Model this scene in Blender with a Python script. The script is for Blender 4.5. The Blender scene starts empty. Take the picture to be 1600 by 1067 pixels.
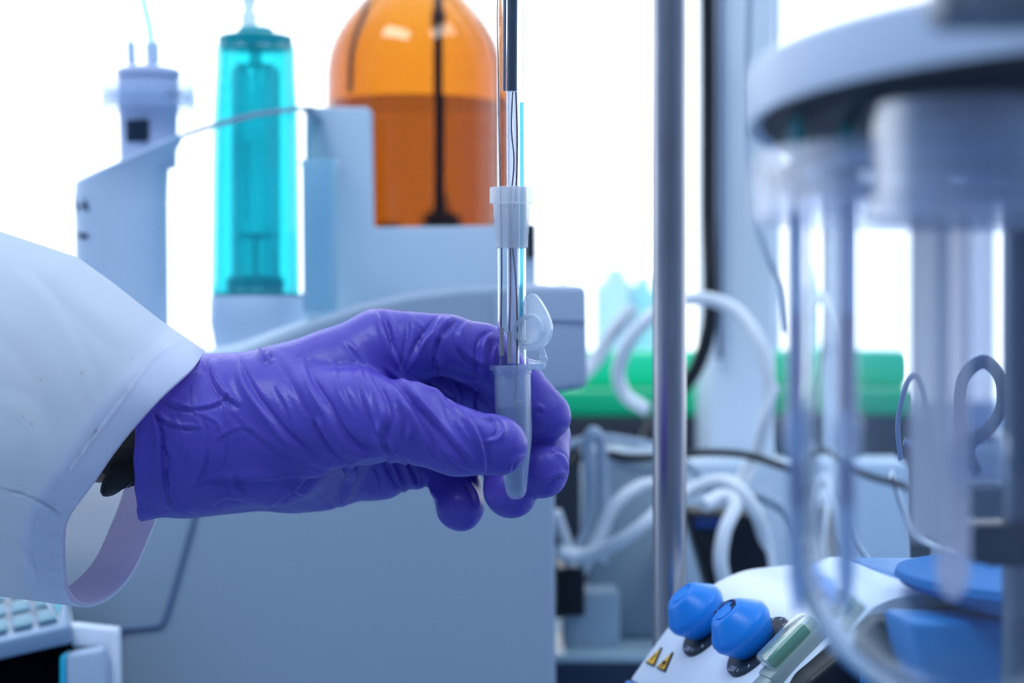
import bpy, bmesh, math, random
import numpy as np
from mathutils import Vector, Matrix

random.seed(7)
SC = bpy.context.scene
COL = SC.collection

# ---------------------------------------------------------------- camera, world, light
LENS = 70.0
F = LENS / 36.0 * 1600.0
D0 = 0.564
cam_d = bpy.data.cameras.new('camera')
cam_d.lens = LENS
cam_d.sensor_width = 36.0
cam_d.clip_start = 0.02
cam_d.dof.use_dof = True
cam_d.dof.focus_distance = 0.560
cam_d.dof.aperture_fstop = 10.5
cam = bpy.data.objects.new('camera', cam_d)
COL.objects.link(cam)
cam.location = (0, 0, 0)
cam.rotation_euler = (math.pi / 2, 0, 0)
SC.camera = cam
SC.view_settings.view_transform = 'Standard'
SC.view_settings.look = 'None'
SC.view_settings.gamma = 1.0
SC.view_settings.exposure = 0.3
SC.view_settings.use_curve_mapping = False
SC.cycles.max_bounces = 14
SC.cycles.transparent_max_bounces = 24
SC.cycles.transmission_bounces = 14
SC.cycles.sample_clamp_indirect = 6.0
SC.cycles.use_denoising = True

w = bpy.data.worlds.new('daylight')
SC.world = w
w.use_nodes = True
nt = w.node_tree
nt.nodes.clear()
out = nt.nodes.new('ShaderNodeOutputWorld')
bg = nt.nodes.new('ShaderNodeBackground')
tc = nt.nodes.new('ShaderNodeTexCoord')
sep = nt.nodes.new('ShaderNodeSeparateXYZ')
nt.links.new(tc.outputs['Generated'], sep.inputs[0])
r1 = nt.nodes.new('ShaderNodeValToRGB')       # along +Y: room to window
r1.color_ramp.elements[0].position = 0.0
r1.color_ramp.elements[0].color = (0.10, 0.16, 0.30, 1)
r1.color_ramp.elements[1].position = 1.0
r1.color_ramp.elements[1].color = (2.1, 2.2, 2.3, 1)
e = r1.color_ramp.elements.new(0.45); e.color = (0.24, 0.36, 0.62, 1)
e = r1.color_ramp.elements.new(0.74); e.color = (1.5, 1.75, 2.1, 1)
m1 = nt.nodes.new('ShaderNodeMapRange')
m1.inputs['From Min'].default_value = -1
m1.inputs['From Max'].default_value = 1
nt.links.new(sep.outputs['Y'], m1.inputs['Value'])
nt.links.new(m1.outputs[0], r1.inputs[0])
m2 = nt.nodes.new('ShaderNodeMapRange')       # darker towards the floor
m2.inputs['From Min'].default_value = -0.45
m2.inputs['From Max'].default_value = -0.03
m2.inputs['To Min'].default_value = 0.30
m2.inputs['To Max'].default_value = 1.0
nt.links.new(sep.outputs['Z'], m2.inputs['Value'])
vm = nt.nodes.new('ShaderNodeVectorMath'); vm.operation = 'SCALE'
nt.links.new(r1.outputs[0], vm.inputs[0])
nt.links.new(m2.outputs[0], vm.inputs['Scale'])
nt.links.new(vm.outputs[0], bg.inputs['Color'])
bg.inputs['Strength'].default_value = 1.0
nt.links.new(bg.outputs[0], out.inputs[0])


def area(name, loc, target, sx, sy, power, col):
    L = bpy.data.lights.new(name, 'AREA')
    L.shape = 'RECTANGLE'; L.size = sx; L.size_y = sy; L.energy = power; L.color = col
    o = bpy.data.objects.new(name, L)
    COL.objects.link(o)
    o.location = loc
    o.rotation_euler = (Vector(target) - Vector(loc)).to_track_quat('-Z', 'Y').to_euler()
    return o


area('ceiling_lamp', (-0.7, -0.3, 1.7), (0, 0.6, 0), 1.2, 0.5, 17, (0.76, 0.90, 1.0))
area('ceiling_lamp', (1.0, 0.1, 1.7), (0.1, 0.6, 0), 1.2, 0.5, 9, (0.76, 0.90, 1.0))


# ---------------------------------------------------------------- helpers
def P(px, py, d=D0):
    """photo pixel (1600x1067 frame) and distance in metres to a point in the place"""
    return Vector(((px - 800.0) / F * d, d, (533.5 - py) / F * d))


def Z(py, d): return (533.5 - py) / F * d
def X(px, d): return (px - 800.0) / F * d


def rgb(r, g, b):
    def l(c):
        c /= 255.0
        return c / 12.92 if c <= 0.04045 else ((c + 0.055) / 1.055) ** 2.4
    return (l(r), l(g), l(b), 1)


MATS = {}


def mat(name, col, rough=0.5, metal=0.0, trans=0.0, ior=1.45, bump=0.0, bscale=400.0, spec=0.5,
        var=0.0, vscale=30.0, aniso=None, coat=0.0, sss=0.0, emis=None):
    if name in MATS: return MATS[name]
    m = bpy.data.materials.new(name)
    m.use_nodes = True
    n = m.node_tree.nodes; l = m.node_tree.links
    b = n['Principled BSDF']
    b.inputs['Base Color'].default_value = (*col[:3], 1)
    b.inputs['Roughness'].default_value = rough
    b.inputs['Metallic'].default_value = metal
    b.inputs['Transmission Weight'].default_value = trans
    b.inputs['IOR'].default_value = ior
    b.inputs['Specular IOR Level'].default_value = spec
    b.inputs['Coat Weight'].default_value = coat
    if emis:
        b.inputs['Emission Color'].default_value = (*emis[:3], 1)
        b.inputs['Emission Strength'].default_value = emis[3]
    t = n.new('ShaderNodeTexCoord')
    mp = n.new('ShaderNodeMapping')
    l.new(t.outputs['Object'], mp.inputs[0])
    if aniso: mp.inputs['Scale'].default_value = aniso
    if bump > 0:
        no = n.new('ShaderNodeTexNoise'); no.inputs['Scale'].default_value = bscale
        no.inputs['Detail'].default_value = 4
        l.new(mp.outputs[0], no.inputs['Vector'])
        bp = n.new('ShaderNodeBump'); bp.inputs['Strength'].default_value = bump
        bp.inputs['Distance'].default_value = 0.001
        l.new(no.outputs['Fac'], bp.inputs['Height'])
        l.new(bp.outputs[0], b.inputs['Normal'])
    if var > 0:
        no = n.new('ShaderNodeTexNoise'); no.inputs['Scale'].default_value = vscale
        no.inputs['Detail'].default_value = 3
        l.new(mp.outputs[0], no.inputs['Vector'])
        mx = n.new('ShaderNodeMix'); mx.data_type = 'RGBA'
        mx.inputs[6].default_value = (*[c * (1 - var) for c in col[:3]], 1)
        mx.inputs[7].default_value = (*[min(1, c * (1 + var)) for c in col[:3]], 1)
        l.new(no.outputs['Fac'], mx.inputs[0])
        l.new(mx.outputs[2], b.inputs['Base Color'])
    MATS[name] = m
    return m


def clear_mat(name, col, alpha_t=0.7, gloss=0.12, rough=0.08, diff=None, tl=None, tw=0.5):
    """thin clear or frosted plastic: see-through plus a little scatter and gloss"""
    if name in MATS: return MATS[name]
    m = bpy.data.materials.new(name); m.use_nodes = True
    n = m.node_tree.nodes; l = m.node_tree.links
    n.clear()
    o = n.new('ShaderNodeOutputMaterial')
    tr = n.new('ShaderNodeBsdfTransparent'); tr.inputs[0].default_value = (*col[:3], 1)
    df = n.new('ShaderNodeBsdfDiffuse'); df.inputs[0].default_value = (*(diff or col)[:3], 1)
    tl_ = n.new('ShaderNodeBsdfTranslucent'); tl_.inputs[0].default_value = (*(tl or diff or col)[:3], 1)
    gl = n.new('ShaderNodeBsdfGlossy'); gl.inputs['Roughness'].default_value = rough
    a = n.new('ShaderNodeMixShader'); a.inputs[0].default_value = tw
    l.new(df.outputs[0], a.inputs[1]); l.new(tl_.outputs[0], a.inputs[2])
    b = n.new('ShaderNodeMixShader'); b.inputs[0].default_value = alpha_t
    l.new(a.outputs[0], b.inputs[1]); l.new(tr.outputs[0], b.inputs[2])
    lw = n.new('ShaderNodeLayerWeight'); lw.inputs[0].default_value = 0.35
    mr = n.new('ShaderNodeMapRange'); mr.inputs['To Min'].default_value = gloss * 0.4
    mr.inputs['To Max'].default_value = min(1, gloss * 5)
    l.new(lw.outputs['Facing'], mr.inputs['Value'])
    c = n.new('ShaderNodeMixShader')
    l.new(mr.outputs[0], c.inputs[0])
    l.new(b.outputs[0], c.inputs[1]); l.new(gl.outputs[0], c.inputs[2])
    l.new(c.outputs[0], o.inputs[0])
    MATS[name] = m
    return m


def tag(o, label=None, cat=None, group=None, kind=None):
    if label: o['label'] = label
    if cat: o['category'] = cat
    if group: o['group'] = group
    if kind: o['kind'] = kind
    return o


def empty(name, loc, label, cat, group=None):
    o = bpy.data.objects.new(name, None)
    COL.objects.link(o)
    o.location = loc
    o.empty_display_size = 0.01
    return tag(o, label, cat, group)


def root_loc(p):
    v = Vector((0, 0, 0))
    while p is not None:
        v += p.location; p = p.parent
    return v


def link(name, me, m, parent=None, smooth=True, base=None):
    """mesh given in world coordinates -> object; origin at its base point or the parent's"""
    if m is not None: me.materials.append(m)
    if smooth:
        for p in me.polygons: p.use_smooth = True
    o = bpy.data.objects.new(name, me)
    COL.objects.link(o)
    off = root_loc(parent) if parent else (Vector(base) if base is not None else Vector((0, 0, 0)))
    me.transform(Matrix.Translation(-off))
    if parent: o.parent = parent
    elif base is not None: o.location = off
    return o


def auto_smooth(me, ang=40):
    bm = bmesh.new(); bm.from_mesh(me)
    a = math.radians(ang)
    for e in bm.edges:
        e.smooth = not (len(e.link_faces) == 2 and e.calc_face_angle(0) > a)
    for f in bm.faces: f.smooth = True
    bm.to_mesh(me); bm.free()


def mesh(name, v, f):
    me = bpy.data.meshes.new(name)
    me.from_pydata([tuple(a) for a in v], [], f)
    me.update()
    return me


class MB:
    """collects shapes into one mesh"""
    def __init__(s): s.v = []; s.f = []

    def add(s, v, f):
        o = len(s.v)
        s.v += [Vector(a) for a in v]; s.f += [tuple(i + o for i in q) for q in f]

    def lathe(s, prof, M=Matrix.Identity(4), n=48, close=False, ell=1.0):
        v = []; f = []
        k = len(prof)
        for r, z in prof:
            r = max(r, 1e-6)
            for i in range(n):
                a = 2 * math.pi * i / n
                v.append(M @ Vector((r * math.cos(a), r * math.sin(a) * ell, z)))
        for j in range(k - 1 + (1 if close else 0)):
            for i in range(n):
                a = j * n + i; b = j * n + (i + 1) % n
                j2 = (j + 1) % k
                f.append((a, b, j2 * n + (i + 1) % n, j2 * n + i))
        if not close:
            f.append(tuple(reversed(range(n))))
            f.append(tuple((k - 1) * n + i for i in range(n)))
        s.add(v, f)

    def tube(s, pts, r, n=12, sub=6, cap=True):
        pts = [Vector(p) for p in pts]
        if sub > 1 and len(pts) > 2: pts = catmull(pts, sub)
        N = len(pts)
        T = []
        for i in range(N):
            a = pts[max(0, i - 1)]; b = pts[min(N - 1, i + 1)]
            T.append((b - a).normalized())
        up = Vector((0, 1, 0))
        if abs(T[0].dot(up)) > 0.9: up = Vector((0, 0, 1))
        U = (up - T[0] * up.dot(T[0])).normalized()
        v = []; f = []
        for i in range(N):
            U = (U - T[i] * U.dot(T[i])).normalized()
            W = T[i].cross(U)
            rr = r[i * (len(r) - 1) // max(1, N - 1)] if isinstance(r, (list, tuple)) else r
            for k in range(n):
                a = 2 * math.pi * k / n
                v.append(pts[i] + U * (rr * math.cos(a)) + W * (rr * math.sin(a)))
        for i in range(N - 1):
            for k in range(n):
                f.append((i * n + k, i * n + (k + 1) % n, (i + 1) * n + (k + 1) % n, (i + 1) * n + k))
        if cap:
            f.append(tuple(reversed(range(n)))); f.append(tuple((N - 1) * n + k for k in range(n)))
        s.add(v, f)

    def box(s, c, size, M=None, bev=0.0, seg=2):
        bm = bmesh.new()
        bmesh.ops.create_cube(bm, size=1.0)
        bmesh.ops.scale(bm, vec=size, verts=bm.verts)
        if bev > 0:
            bmesh.ops.bevel(bm, geom=bm.edges[:], offset=bev, segments=seg, profile=0.5, affect='EDGES')
        R = M if M is not None else Matrix.Identity(4)
        bm.verts.ensure_lookup_table()
        v = [Vector(c) + (R @ q.co) for q in bm.verts]
        for i, q in enumerate(bm.verts): q.index = i
        f = [tuple(q.index for q in fc.verts) for fc in bm.faces]
        bm.free()
        s.add(v, f)

    def prism(s, poly, dvec, bev=0.0, seg=3):
        """closed polygon of 3D points swept by a vector, edges rounded"""
        bm = bmesh.new()
        vs = [bm.verts.new(p) for p in poly]
        fc = bm.faces.new(vs)
        r = bmesh.ops.extrude_face_region(bm, geom=[fc])
        nv = [g for g in r['geom'] if isinstance(g, bmesh.types.BMVert)]
        bmesh.ops.translate(bm, verts=nv, vec=dvec)
        bmesh.ops.recalc_face_normals(bm, faces=bm.faces[:])
        if bev > 0:
            ed = [e_ for e_ in bm.edges if e_.calc_face_angle(0) > 0.15]
            bmesh.ops.bevel(bm, geom=ed, offset=bev, segments=seg, profile=0.5, affect='EDGES', clamp_overlap=True)
        for i, q in enumerate(bm.verts): q.index = i
        v = [q.co.copy() for q in bm.verts]
        f = [tuple(q.index for q in fc.verts) for fc in bm.faces]
        bm.free()
        s.add(v, f)

    def build(s, name, m, parent=None, base=None, ang=40):
        me = mesh(name, s.v, s.f)
        bm = bmesh.new(); bm.from_mesh(me)
        bmesh.ops.recalc_face_normals(bm, faces=bm.faces[:])
        bm.to_mesh(me); bm.free()
        o = link(name, me, m, parent, False, base)
        auto_smooth(me, ang)
        return o


def catmull(pts, sub, closed=False):
    out = []
    n = len(pts)
    rng = n if closed else n - 1
    for i in range(rng):
        if closed:
            p0, p1, p2, p3 = (pts[(i + k - 1) % n] for k in range(4))
        else:
            p1, p2 = pts[i], pts[i + 1]
            p0 = pts[i - 1] if i > 0 else p1 * 2 - p2
            p3 = pts[i + 2] if i + 2 < n else p2 * 2 - p1
        for k in range(sub):
            t = k / sub
            out.append(0.5 * ((2 * p1) + (p2 - p0) * t + (2 * p0 - 5 * p1 + 4 * p2 - p3) * t * t
                              + (3 * p1 - p0 - 3 * p2 + p3) * t ** 3))
    if not closed: out.append(pts[-1])
    return out


def axis_matrix(o, zdir, xdir=None):
    z = Vector(zdir).normalized()
    x = Vector(xdir) if xdir is not None else (Vector((1, 0, 0)) if abs(z.x) < 0.9 else Vector((0, 1, 0)))
    x = (x - z * x.dot(z)).normalized()
    y = z.cross(x)
    M = Matrix((x, y, z)).transposed().to_4x4()
    M.translation = Vector(o)
    return M


# ---------------------------------------------------------------- materials
M_grey = mat('instrument_plastic', (0.33, 0.42, 0.52), 0.42, bump=0.05, bscale=900)  # grey body, darkened to carry the fall-off below the window bloom
M_grey_dark = mat('instrument_dark_plastic', (0.24, 0.33, 0.50), 0.5)
M_white = mat('white_plastic', (0.82, 0.88, 0.96), 0.35)
M_black = mat('black_plastic', (0.006, 0.008, 0.014), 0.45)
M_dark = mat('dark_slate', (0.02, 0.03, 0.05), 0.5)
M_teal = mat('teal_plastic', (0.0, 0.36, 0.40), 0.35)
M_blue = mat('blue_plastic', (0.01, 0.22, 0.72), 0.33, spec=0.4)
M_bluebody = mat('blue_enamel', (0.02, 0.20, 0.52), 0.4)
M_panel = mat('panel_white', (0.66, 0.74, 0.85), 0.4, var=0.06, vscale=60)
M_steel = mat('stand_steel', (0.36, 0.35, 0.37), 0.26, metal=1.0, bump=0.25, bscale=80, var=0.25, vscale=140,
              aniso=(1, 1, 0.25))
M_glass = mat('clear_glass', (0.92, 0.96, 1.0), 0.0, trans=1.0, ior=1.47)
M_amber = mat('amber_glass', (0.97, 0.93, 0.85), 0.02, trans=1.0, ior=1.5)
M_green = mat('green_plastic', (0.0, 0.60, 0.26), 0.4)
M_cable_w = mat('white_tubing', (0.92, 0.95, 0.98), 0.35)
M_cable_g = mat('grey_cable', (0.42, 0.52, 0.64), 0.45)

# ---------------------------------------------------------------- the setting
BZ = -0.178          # bench top


def setting():
    mb = MB(); mb.box((0, 0.65, -0.98), (8, 6.6, 0.1))
    tag(mb.build('floor', mat('floor_vinyl', (0.30, 0.36, 0.44), 0.5, var=0.1, vscale=3)), kind='structure')
    # back wall below and beside the long window
    wy = 1.95
    mw = mat('wall_paint', (0.80, 0.86, 0.92), 0.7, bump=0.05, bscale=120)
    mb = MB()
    mb.box((0, wy + 0.06, (-0.93 - 0.09) / 2), (8, 0.12, 0.84))
    mb.box((0, wy + 0.06, 2.0), (8, 0.12, 0.6))
    tag(mb.build('wall_back', mw), kind='structure')
    # window: frame with posts, glass panes
    fr = MB()
    fr.box((0, wy + 0.05, -0.075), (8, 0.08, 0.03), bev=0.004)
    fr.box((0, wy + 0.05, 1.70), (8, 0.08, 0.05), bev=0.004)
    fr.box((X(1165, wy), wy + 0.04, 0.81), (0.075, 0.07, 1.76), bev=0.004)
    fr.box((X(1165, wy) - 1.5, wy + 0.04, 0.81), (0.06, 0.07, 1.76), bev=0.004)
    fr.box((X(1165, wy) + 1.5, wy + 0.04, 0.81), (0.06, 0.07, 1.76), bev=0.004)
    wf = fr.build('window_1', mat('window_frame_paint', (0.62, 0.74, 0.90), 0.45))
    tag(wf, kind='structure')
    gs = MB()
    gs.box((0, wy + 0.07, 0.81), (7.9, 0.006, 1.74))
    tag(gs.build('glass_pane', clear_mat('window_glass', (0.98, 0.99, 1), 0.96, 0.03, 0.02), wf))
    sl = MB(); sl.box((0, wy - 0.10, -0.105), (8, 0.24, 0.03), bev=0.004)
    tag(sl.build('trim_1', mat('sill_paint', (0.82, 0.90, 0.95), 0.5)), kind='structure')


setting()

# bench
mb = MB()
mb.box((0, 1.05, BZ - 0.02), (3.2, 1.66, 0.04), bev=0.004)
bench = empty('lab_bench', (0, 1.05, -0.93), 'long pale laboratory bench top carrying all the instruments', 'bench')
mb.build('bench_top', mat('bench_laminate', (0.22, 0.32, 0.42), 0.35, var=0.06, vscale=6), bench)
for sx in (-1, 1):
    for sy in (0.3, 1.8):
        q = MB(); q.box((sx * 1.5, sy, (-0.93 + BZ - 0.04) / 2), (0.05, 0.05, 0.93 + BZ - 0.04), bev=0.003)
        q.build('leg', M_grey_dark, bench)

# ================================================================= HAND (distance fields -> surface)


def rcone(Pt, a, b, r1, r2):
    ba = b - a
    L2 = float(ba @ ba)
    pa = Pt - a
    t = np.clip((pa @ ba) / L2, 0, 1)
    d = np.sqrt(((pa - t[..., None] * ba) ** 2).sum(-1))
    return d - (r1 + (r2 - r1) * t)


def smin(a, b, k):
    h = np.clip(0.5 + 0.5 * (b - a) / k, 0, 1)
    return b * (1 - h) + a * h - k * h * (1 - h)


def J(px, py, wmm, rpx):
    d = D0 + wmm / 1000.0
    return np.array(P(px, py, d)) * 1000.0, rpx / F * d * 1000.0


def chain(Pt, js, k=2.0):
    res = None
    for i in range(len(js) - 1):
        a, ra = J(*js[i]); b, rb = J(*js[i + 1])
        s = rcone(Pt, a, b, ra, rb)
        res = s if res is None else smin(res, s, k)
    return res


THUMB = [(430, 655, 0, 96), (560, 652, -12, 72), (640, 660, -20, 60), (715, 690, -21, 51), (778, 697, -15, 47)]
INDEX = [(600, 553, 6, 66), (645, 541, 5, 52), (700, 539, 7, 47), (752, 555, 10, 49), (806, 604, 15, 44), (850, 649, 13.5, 42)]
MIDDLE = [(640, 600, 24, 60), (765, 612, 27, 50), (848, 680, 25, 43), (846, 735, 14, 44)]
RING = [(650, 640, 38, 58), (758, 672, 38, 47), (797, 732, 28, 41), (797, 768, 15, 42)]
PINKY = [(640, 680, 46, 52), (700, 705, 43, 42), (714, 762, 34, 38), (719, 793, 27, 37)]


def hand_sdf(Pt, cuff=True):
    pal = None
    for js in ([(150, 684, 0, 118), (300, 680, 4, 121), (420, 668, 6, 118), (598, 556, 6, 73)],
               [(150, 684, 22, 112), (300, 680, 24, 117), (460, 660, 22, 112), (612, 592, 22, 76)],
               [(300, 684, 30, 112), (480, 668, 34, 108), (605, 645, 37, 74)],
               [(300, 690, 34, 106), (480, 698, 42, 98), (575, 712, 46, 72)],
               [(620, 728, 40, 42), (650, 738, 38, 26)]):
        s = chain(Pt, js, 5.0)
        pal = s if pal is None else smin(pal, s, 6.0)
    fing = chain(Pt, INDEX, 1.5)
    fing = np.minimum(fing, chain(Pt, MIDDLE, 1.5))
    fing = np.minimum(fing, chain(Pt, RING, 1.5))
    fing = np.minimum(fing, chain(Pt, PINKY, 1.5))
    d = smin(pal, fing, 3.0)
    d = smin(d, chain(Pt, THUMB, 3.0), 2.5)
    return d


def surface_nets(f, lo, h):
    """f: 3D array of signed distances; returns verts (N,3) and quads"""
    nx, ny, nz = f.shape
    ins = f < 0
    c = [ins[i:nx - 1 + i, j:ny - 1 + j, k:nz - 1 + k] for i in (0, 1) for j in (0, 1) for k in (0, 1)]
    cnt = sum(a.astype(np.int8) for a in c)
    act = (cnt > 0) & (cnt < 8)
    idx = -np.ones(act.shape, dtype=np.int64)
    ii = np.argwhere(act)
    idx[act] = np.arange(len(ii))
    acc = np.zeros((len(ii), 3)); num = np.zeros(len(ii))
    corners = [(i, j, k) for i in (0, 1) for j in (0, 1) for k in (0, 1)]
    for a in corners:
        for ax in range(3):
            if a[ax] == 1: continue
            b = list(a); b[ax] = 1
            fa = f[ii[:, 0] + a[0], ii[:, 1] + a[1], ii[:, 2] + a[2]]
            fb = f[ii[:, 0] + b[0], ii[:, 1] + b[1], ii[:, 2] + b[2]]
            m = (fa < 0) != (fb < 0)
            t = np.where(m, fa / np.where(m, fa - fb, 1), 0)
            p = np.array(a, float)[None, :].repeat(len(ii), 0)
            p[:, ax] = t
            acc[m] += p[m]; num[m] += 1
    v = (ii + acc / num[:, None]) * h + np.array(lo)
    quads = []
    for ax in range(3):
        o1, o2 = (ax + 1) % 3, (ax + 2) % 3
        sl0 = [slice(None)] * 3; sl1 = [slice(None)] * 3
        sl0[ax] = slice(0, f.shape[ax] - 1); sl1[ax] = slice(1, None)
        A = ins[tuple(sl0)]; B = ins[tuple(sl1)]
        e = np.argwhere(A != B)
        e = e[(e[:, o1] > 0) & (e[:, o2] > 0) & (e[:, o1] < f.shape[o1] - 1) & (e[:, o2] < f.shape[o2] - 1)]
        q = []
        for d1, d2 in ((1, 1), (0, 1), (0, 0), (1, 0)):
            g = e.copy(); g[:, o1] -= d1; g[:, o2] -= d2
            q.append(idx[g[:, 0], g[:, 1], g[:, 2]])
        q = np.stack(q, 1)
        fl = A[e[:, 0], e[:, 1], e[:, 2]]
        q[~fl] = q[~fl][:, ::-1]
        quads.append(q)
    return v, np.concatenate(quads)


def grid_field(fn, lo, hi, h):
    xs = [np.arange(lo[i], hi[i] + h, h) for i in range(3)]
    f = np.empty([len(a) for a in xs], dtype=np.float32)
    for i0 in range(0, len(xs[0]), 32):
        g = np.stack(np.meshgrid(xs[0][i0:i0 + 32], xs[1], xs[2], indexing='ij'), -1)
        f[i0:i0 + 32] = fn(g)
    return f


def np_mesh(name, v, q):
    me = bpy.data.meshes.new(name)
    me.vertices.add(len(v)); me.vertices.foreach_set('co', v.astype(np.float32).ravel())
    me.loops.add(q.size); me.loops.foreach_set('vertex_index', q.astype(np.int32).ravel())
    me.polygons.add(len(q))
    me.polygons.foreach_set('loop_start', np.arange(0, q.size, 4, dtype=np.int32))
    me.polygons.foreach_set('loop_total', np.full(len(q), 4, dtype=np.int32))
    me.update(); me.validate()
    return me


def vert_normals(v, q):
    n = np.cross(v[q[:, 2]] - v[q[:, 0]], v[q[:, 3]] - v[q[:, 1]])
    vn = np.zeros_like(v)
    for k in range(4): np.add.at(vn, q[:, k], n)
    return vn / np.maximum(np.linalg.norm(vn, axis=1, keepdims=True), 1e-9)


def smooth_np(v, q, it, lam=0.5):
    e = np.concatenate([q[:, [0, 1]], q[:, [1, 2]], q[:, [2, 3]], q[:, [3, 0]]])
    for _ in range(it):
        s = np.zeros_like(v); c = np.zeros(len(v))
        np.add.at(s, e[:, 0], v[e[:, 1]]); np.add.at(c, e[:, 0], 1)
        np.add.at(s, e[:, 1], v[e[:, 0]]); np.add.at(c, e[:, 1], 1)
        v = v + lam * (s / np.maximum(c, 1)[:, None] - v)
    return v


def cat2(pts, sub=8):
    return np.array([tuple(p) for p in catmull([Vector((*p, 0)) for p in pts], sub)])[:, :2]


def stroke_t(uv, pts):
    """signed distance (left of travel positive) and along-parameter to a smooth stroke"""
    c = cat2(pts)
    best = np.full(len(uv), 1e9); sg = np.zeros(len(uv)); tt = np.zeros(len(uv))
    n = len(c) - 1
    for i in range(n):
        a, b = c[i], c[i + 1]
        ba = b - a; L2 = ba @ ba
        if L2 < 1e-9: continue
        t = np.clip(((uv - a) @ ba) / L2, 0, 1)
        dv = uv - a - t[:, None] * ba
        d = np.hypot(dv[:, 0], dv[:, 1])
        m = d < best
        best[m] = d[m]
        sg[m] = np.sign(ba[0] * dv[m, 1] - ba[1] * dv[m, 0])
        tt[m] = (i + t[m]) / n
    return best * sg, tt


def creases(v, vn, strokes):
    """v in mm; strokes in photo pixels; pushes the camera-side surface in and out"""
    uv = np.stack([800 + v[:, 0] / v[:, 1] * F, 533.5 - v[:, 2] / v[:, 1] * F], 1)
    disp = np.zeros(len(v))
    face = np.clip(-vn[:, 1] * 2.5 + 0.35, 0, 1)
    for st in strokes:
        pts, wd, hh = st[0], st[1], st[2]
        asym = st[3] if len(st) > 3 else 1
        xs = [p[0] for p in pts]; ys = [p[1] for p in pts]
        mg = wd * 5
        m = (uv[:, 0] > min(xs) - mg) & (uv[:, 0] < max(xs) + mg) & (uv[:, 1] > min(ys) - mg) & (uv[:, 1] < max(ys) + mg) & (face > 0)
        if len(st) > 4:
            wd_ = v[:, 1] - D0 * 1000
            m &= (wd_ >= st[4][0]) & (wd_ <= st[4][1])
        ix = np.where(m)[0]
        if not len(ix): continue
        s, t = stroke_t(uv[ix], pts)
        s = s * asym
        env = np.clip(np.minimum(t, 1 - t) * 5, 0, 1) ** 0.7
        env = np.where((t <= 0) | (t >= 1), 0, env)
        endf = np.sqrt(np.clip(np.minimum(t, 1 - t) * 4, 0, 1))
        wl = wd * (0.6 + 0.4 * endf)
        pr = np.exp(-np.abs(s / wl) ** 1.4) - 1.0 * np.exp(-(np.abs(s - 1.35 * wl) / (0.6 * wl)) ** 1.5)
        disp[ix] += 1.25 * hh * pr * env * face[ix]
    return disp


H = 0.55
lo = np.array(P(205, 845, D0 + 0.0)) * 1000; hi = np.array(P(905, 470, D0)) * 1000
lo = np.array([lo[0] - 2, 564 - 40, lo[2] - 6]); hi = np.array([hi[0] + 4, 564 + 72, hi[2] + 8])
cuff_x = P(224, 700, D0).x * 1000


def cuff_plane(g):
    # positive = towards the forearm, beyond the cuff edge
    return -(g[..., 0] - cuff_x) - 0.10 * (g[..., 1] - 564) + 0.03 * (g[..., 2] + 30)


def glove_fn(g):
    d = hand_sdf(g)
    pl = cuff_plane(g)
    # a loose cuff: flares a little at the edge
    d = d - 1.3 * np.exp(-((pl + 1.0) / 3.0) ** 2) - 0.6 * np.sin(g[..., 1] * 0.28 + 1.0) * np.exp(-(pl / 9.0) ** 2)
    inner = np.maximum(d + 1.1, -(pl + 16.0))       # the cavity
    s = np.maximum(np.maximum(d, pl), -inner)
    bead = np.sqrt((d + 0.3) ** 2 + pl ** 2) - 0.85
    return smin(s, bead, 0.5)


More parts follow.
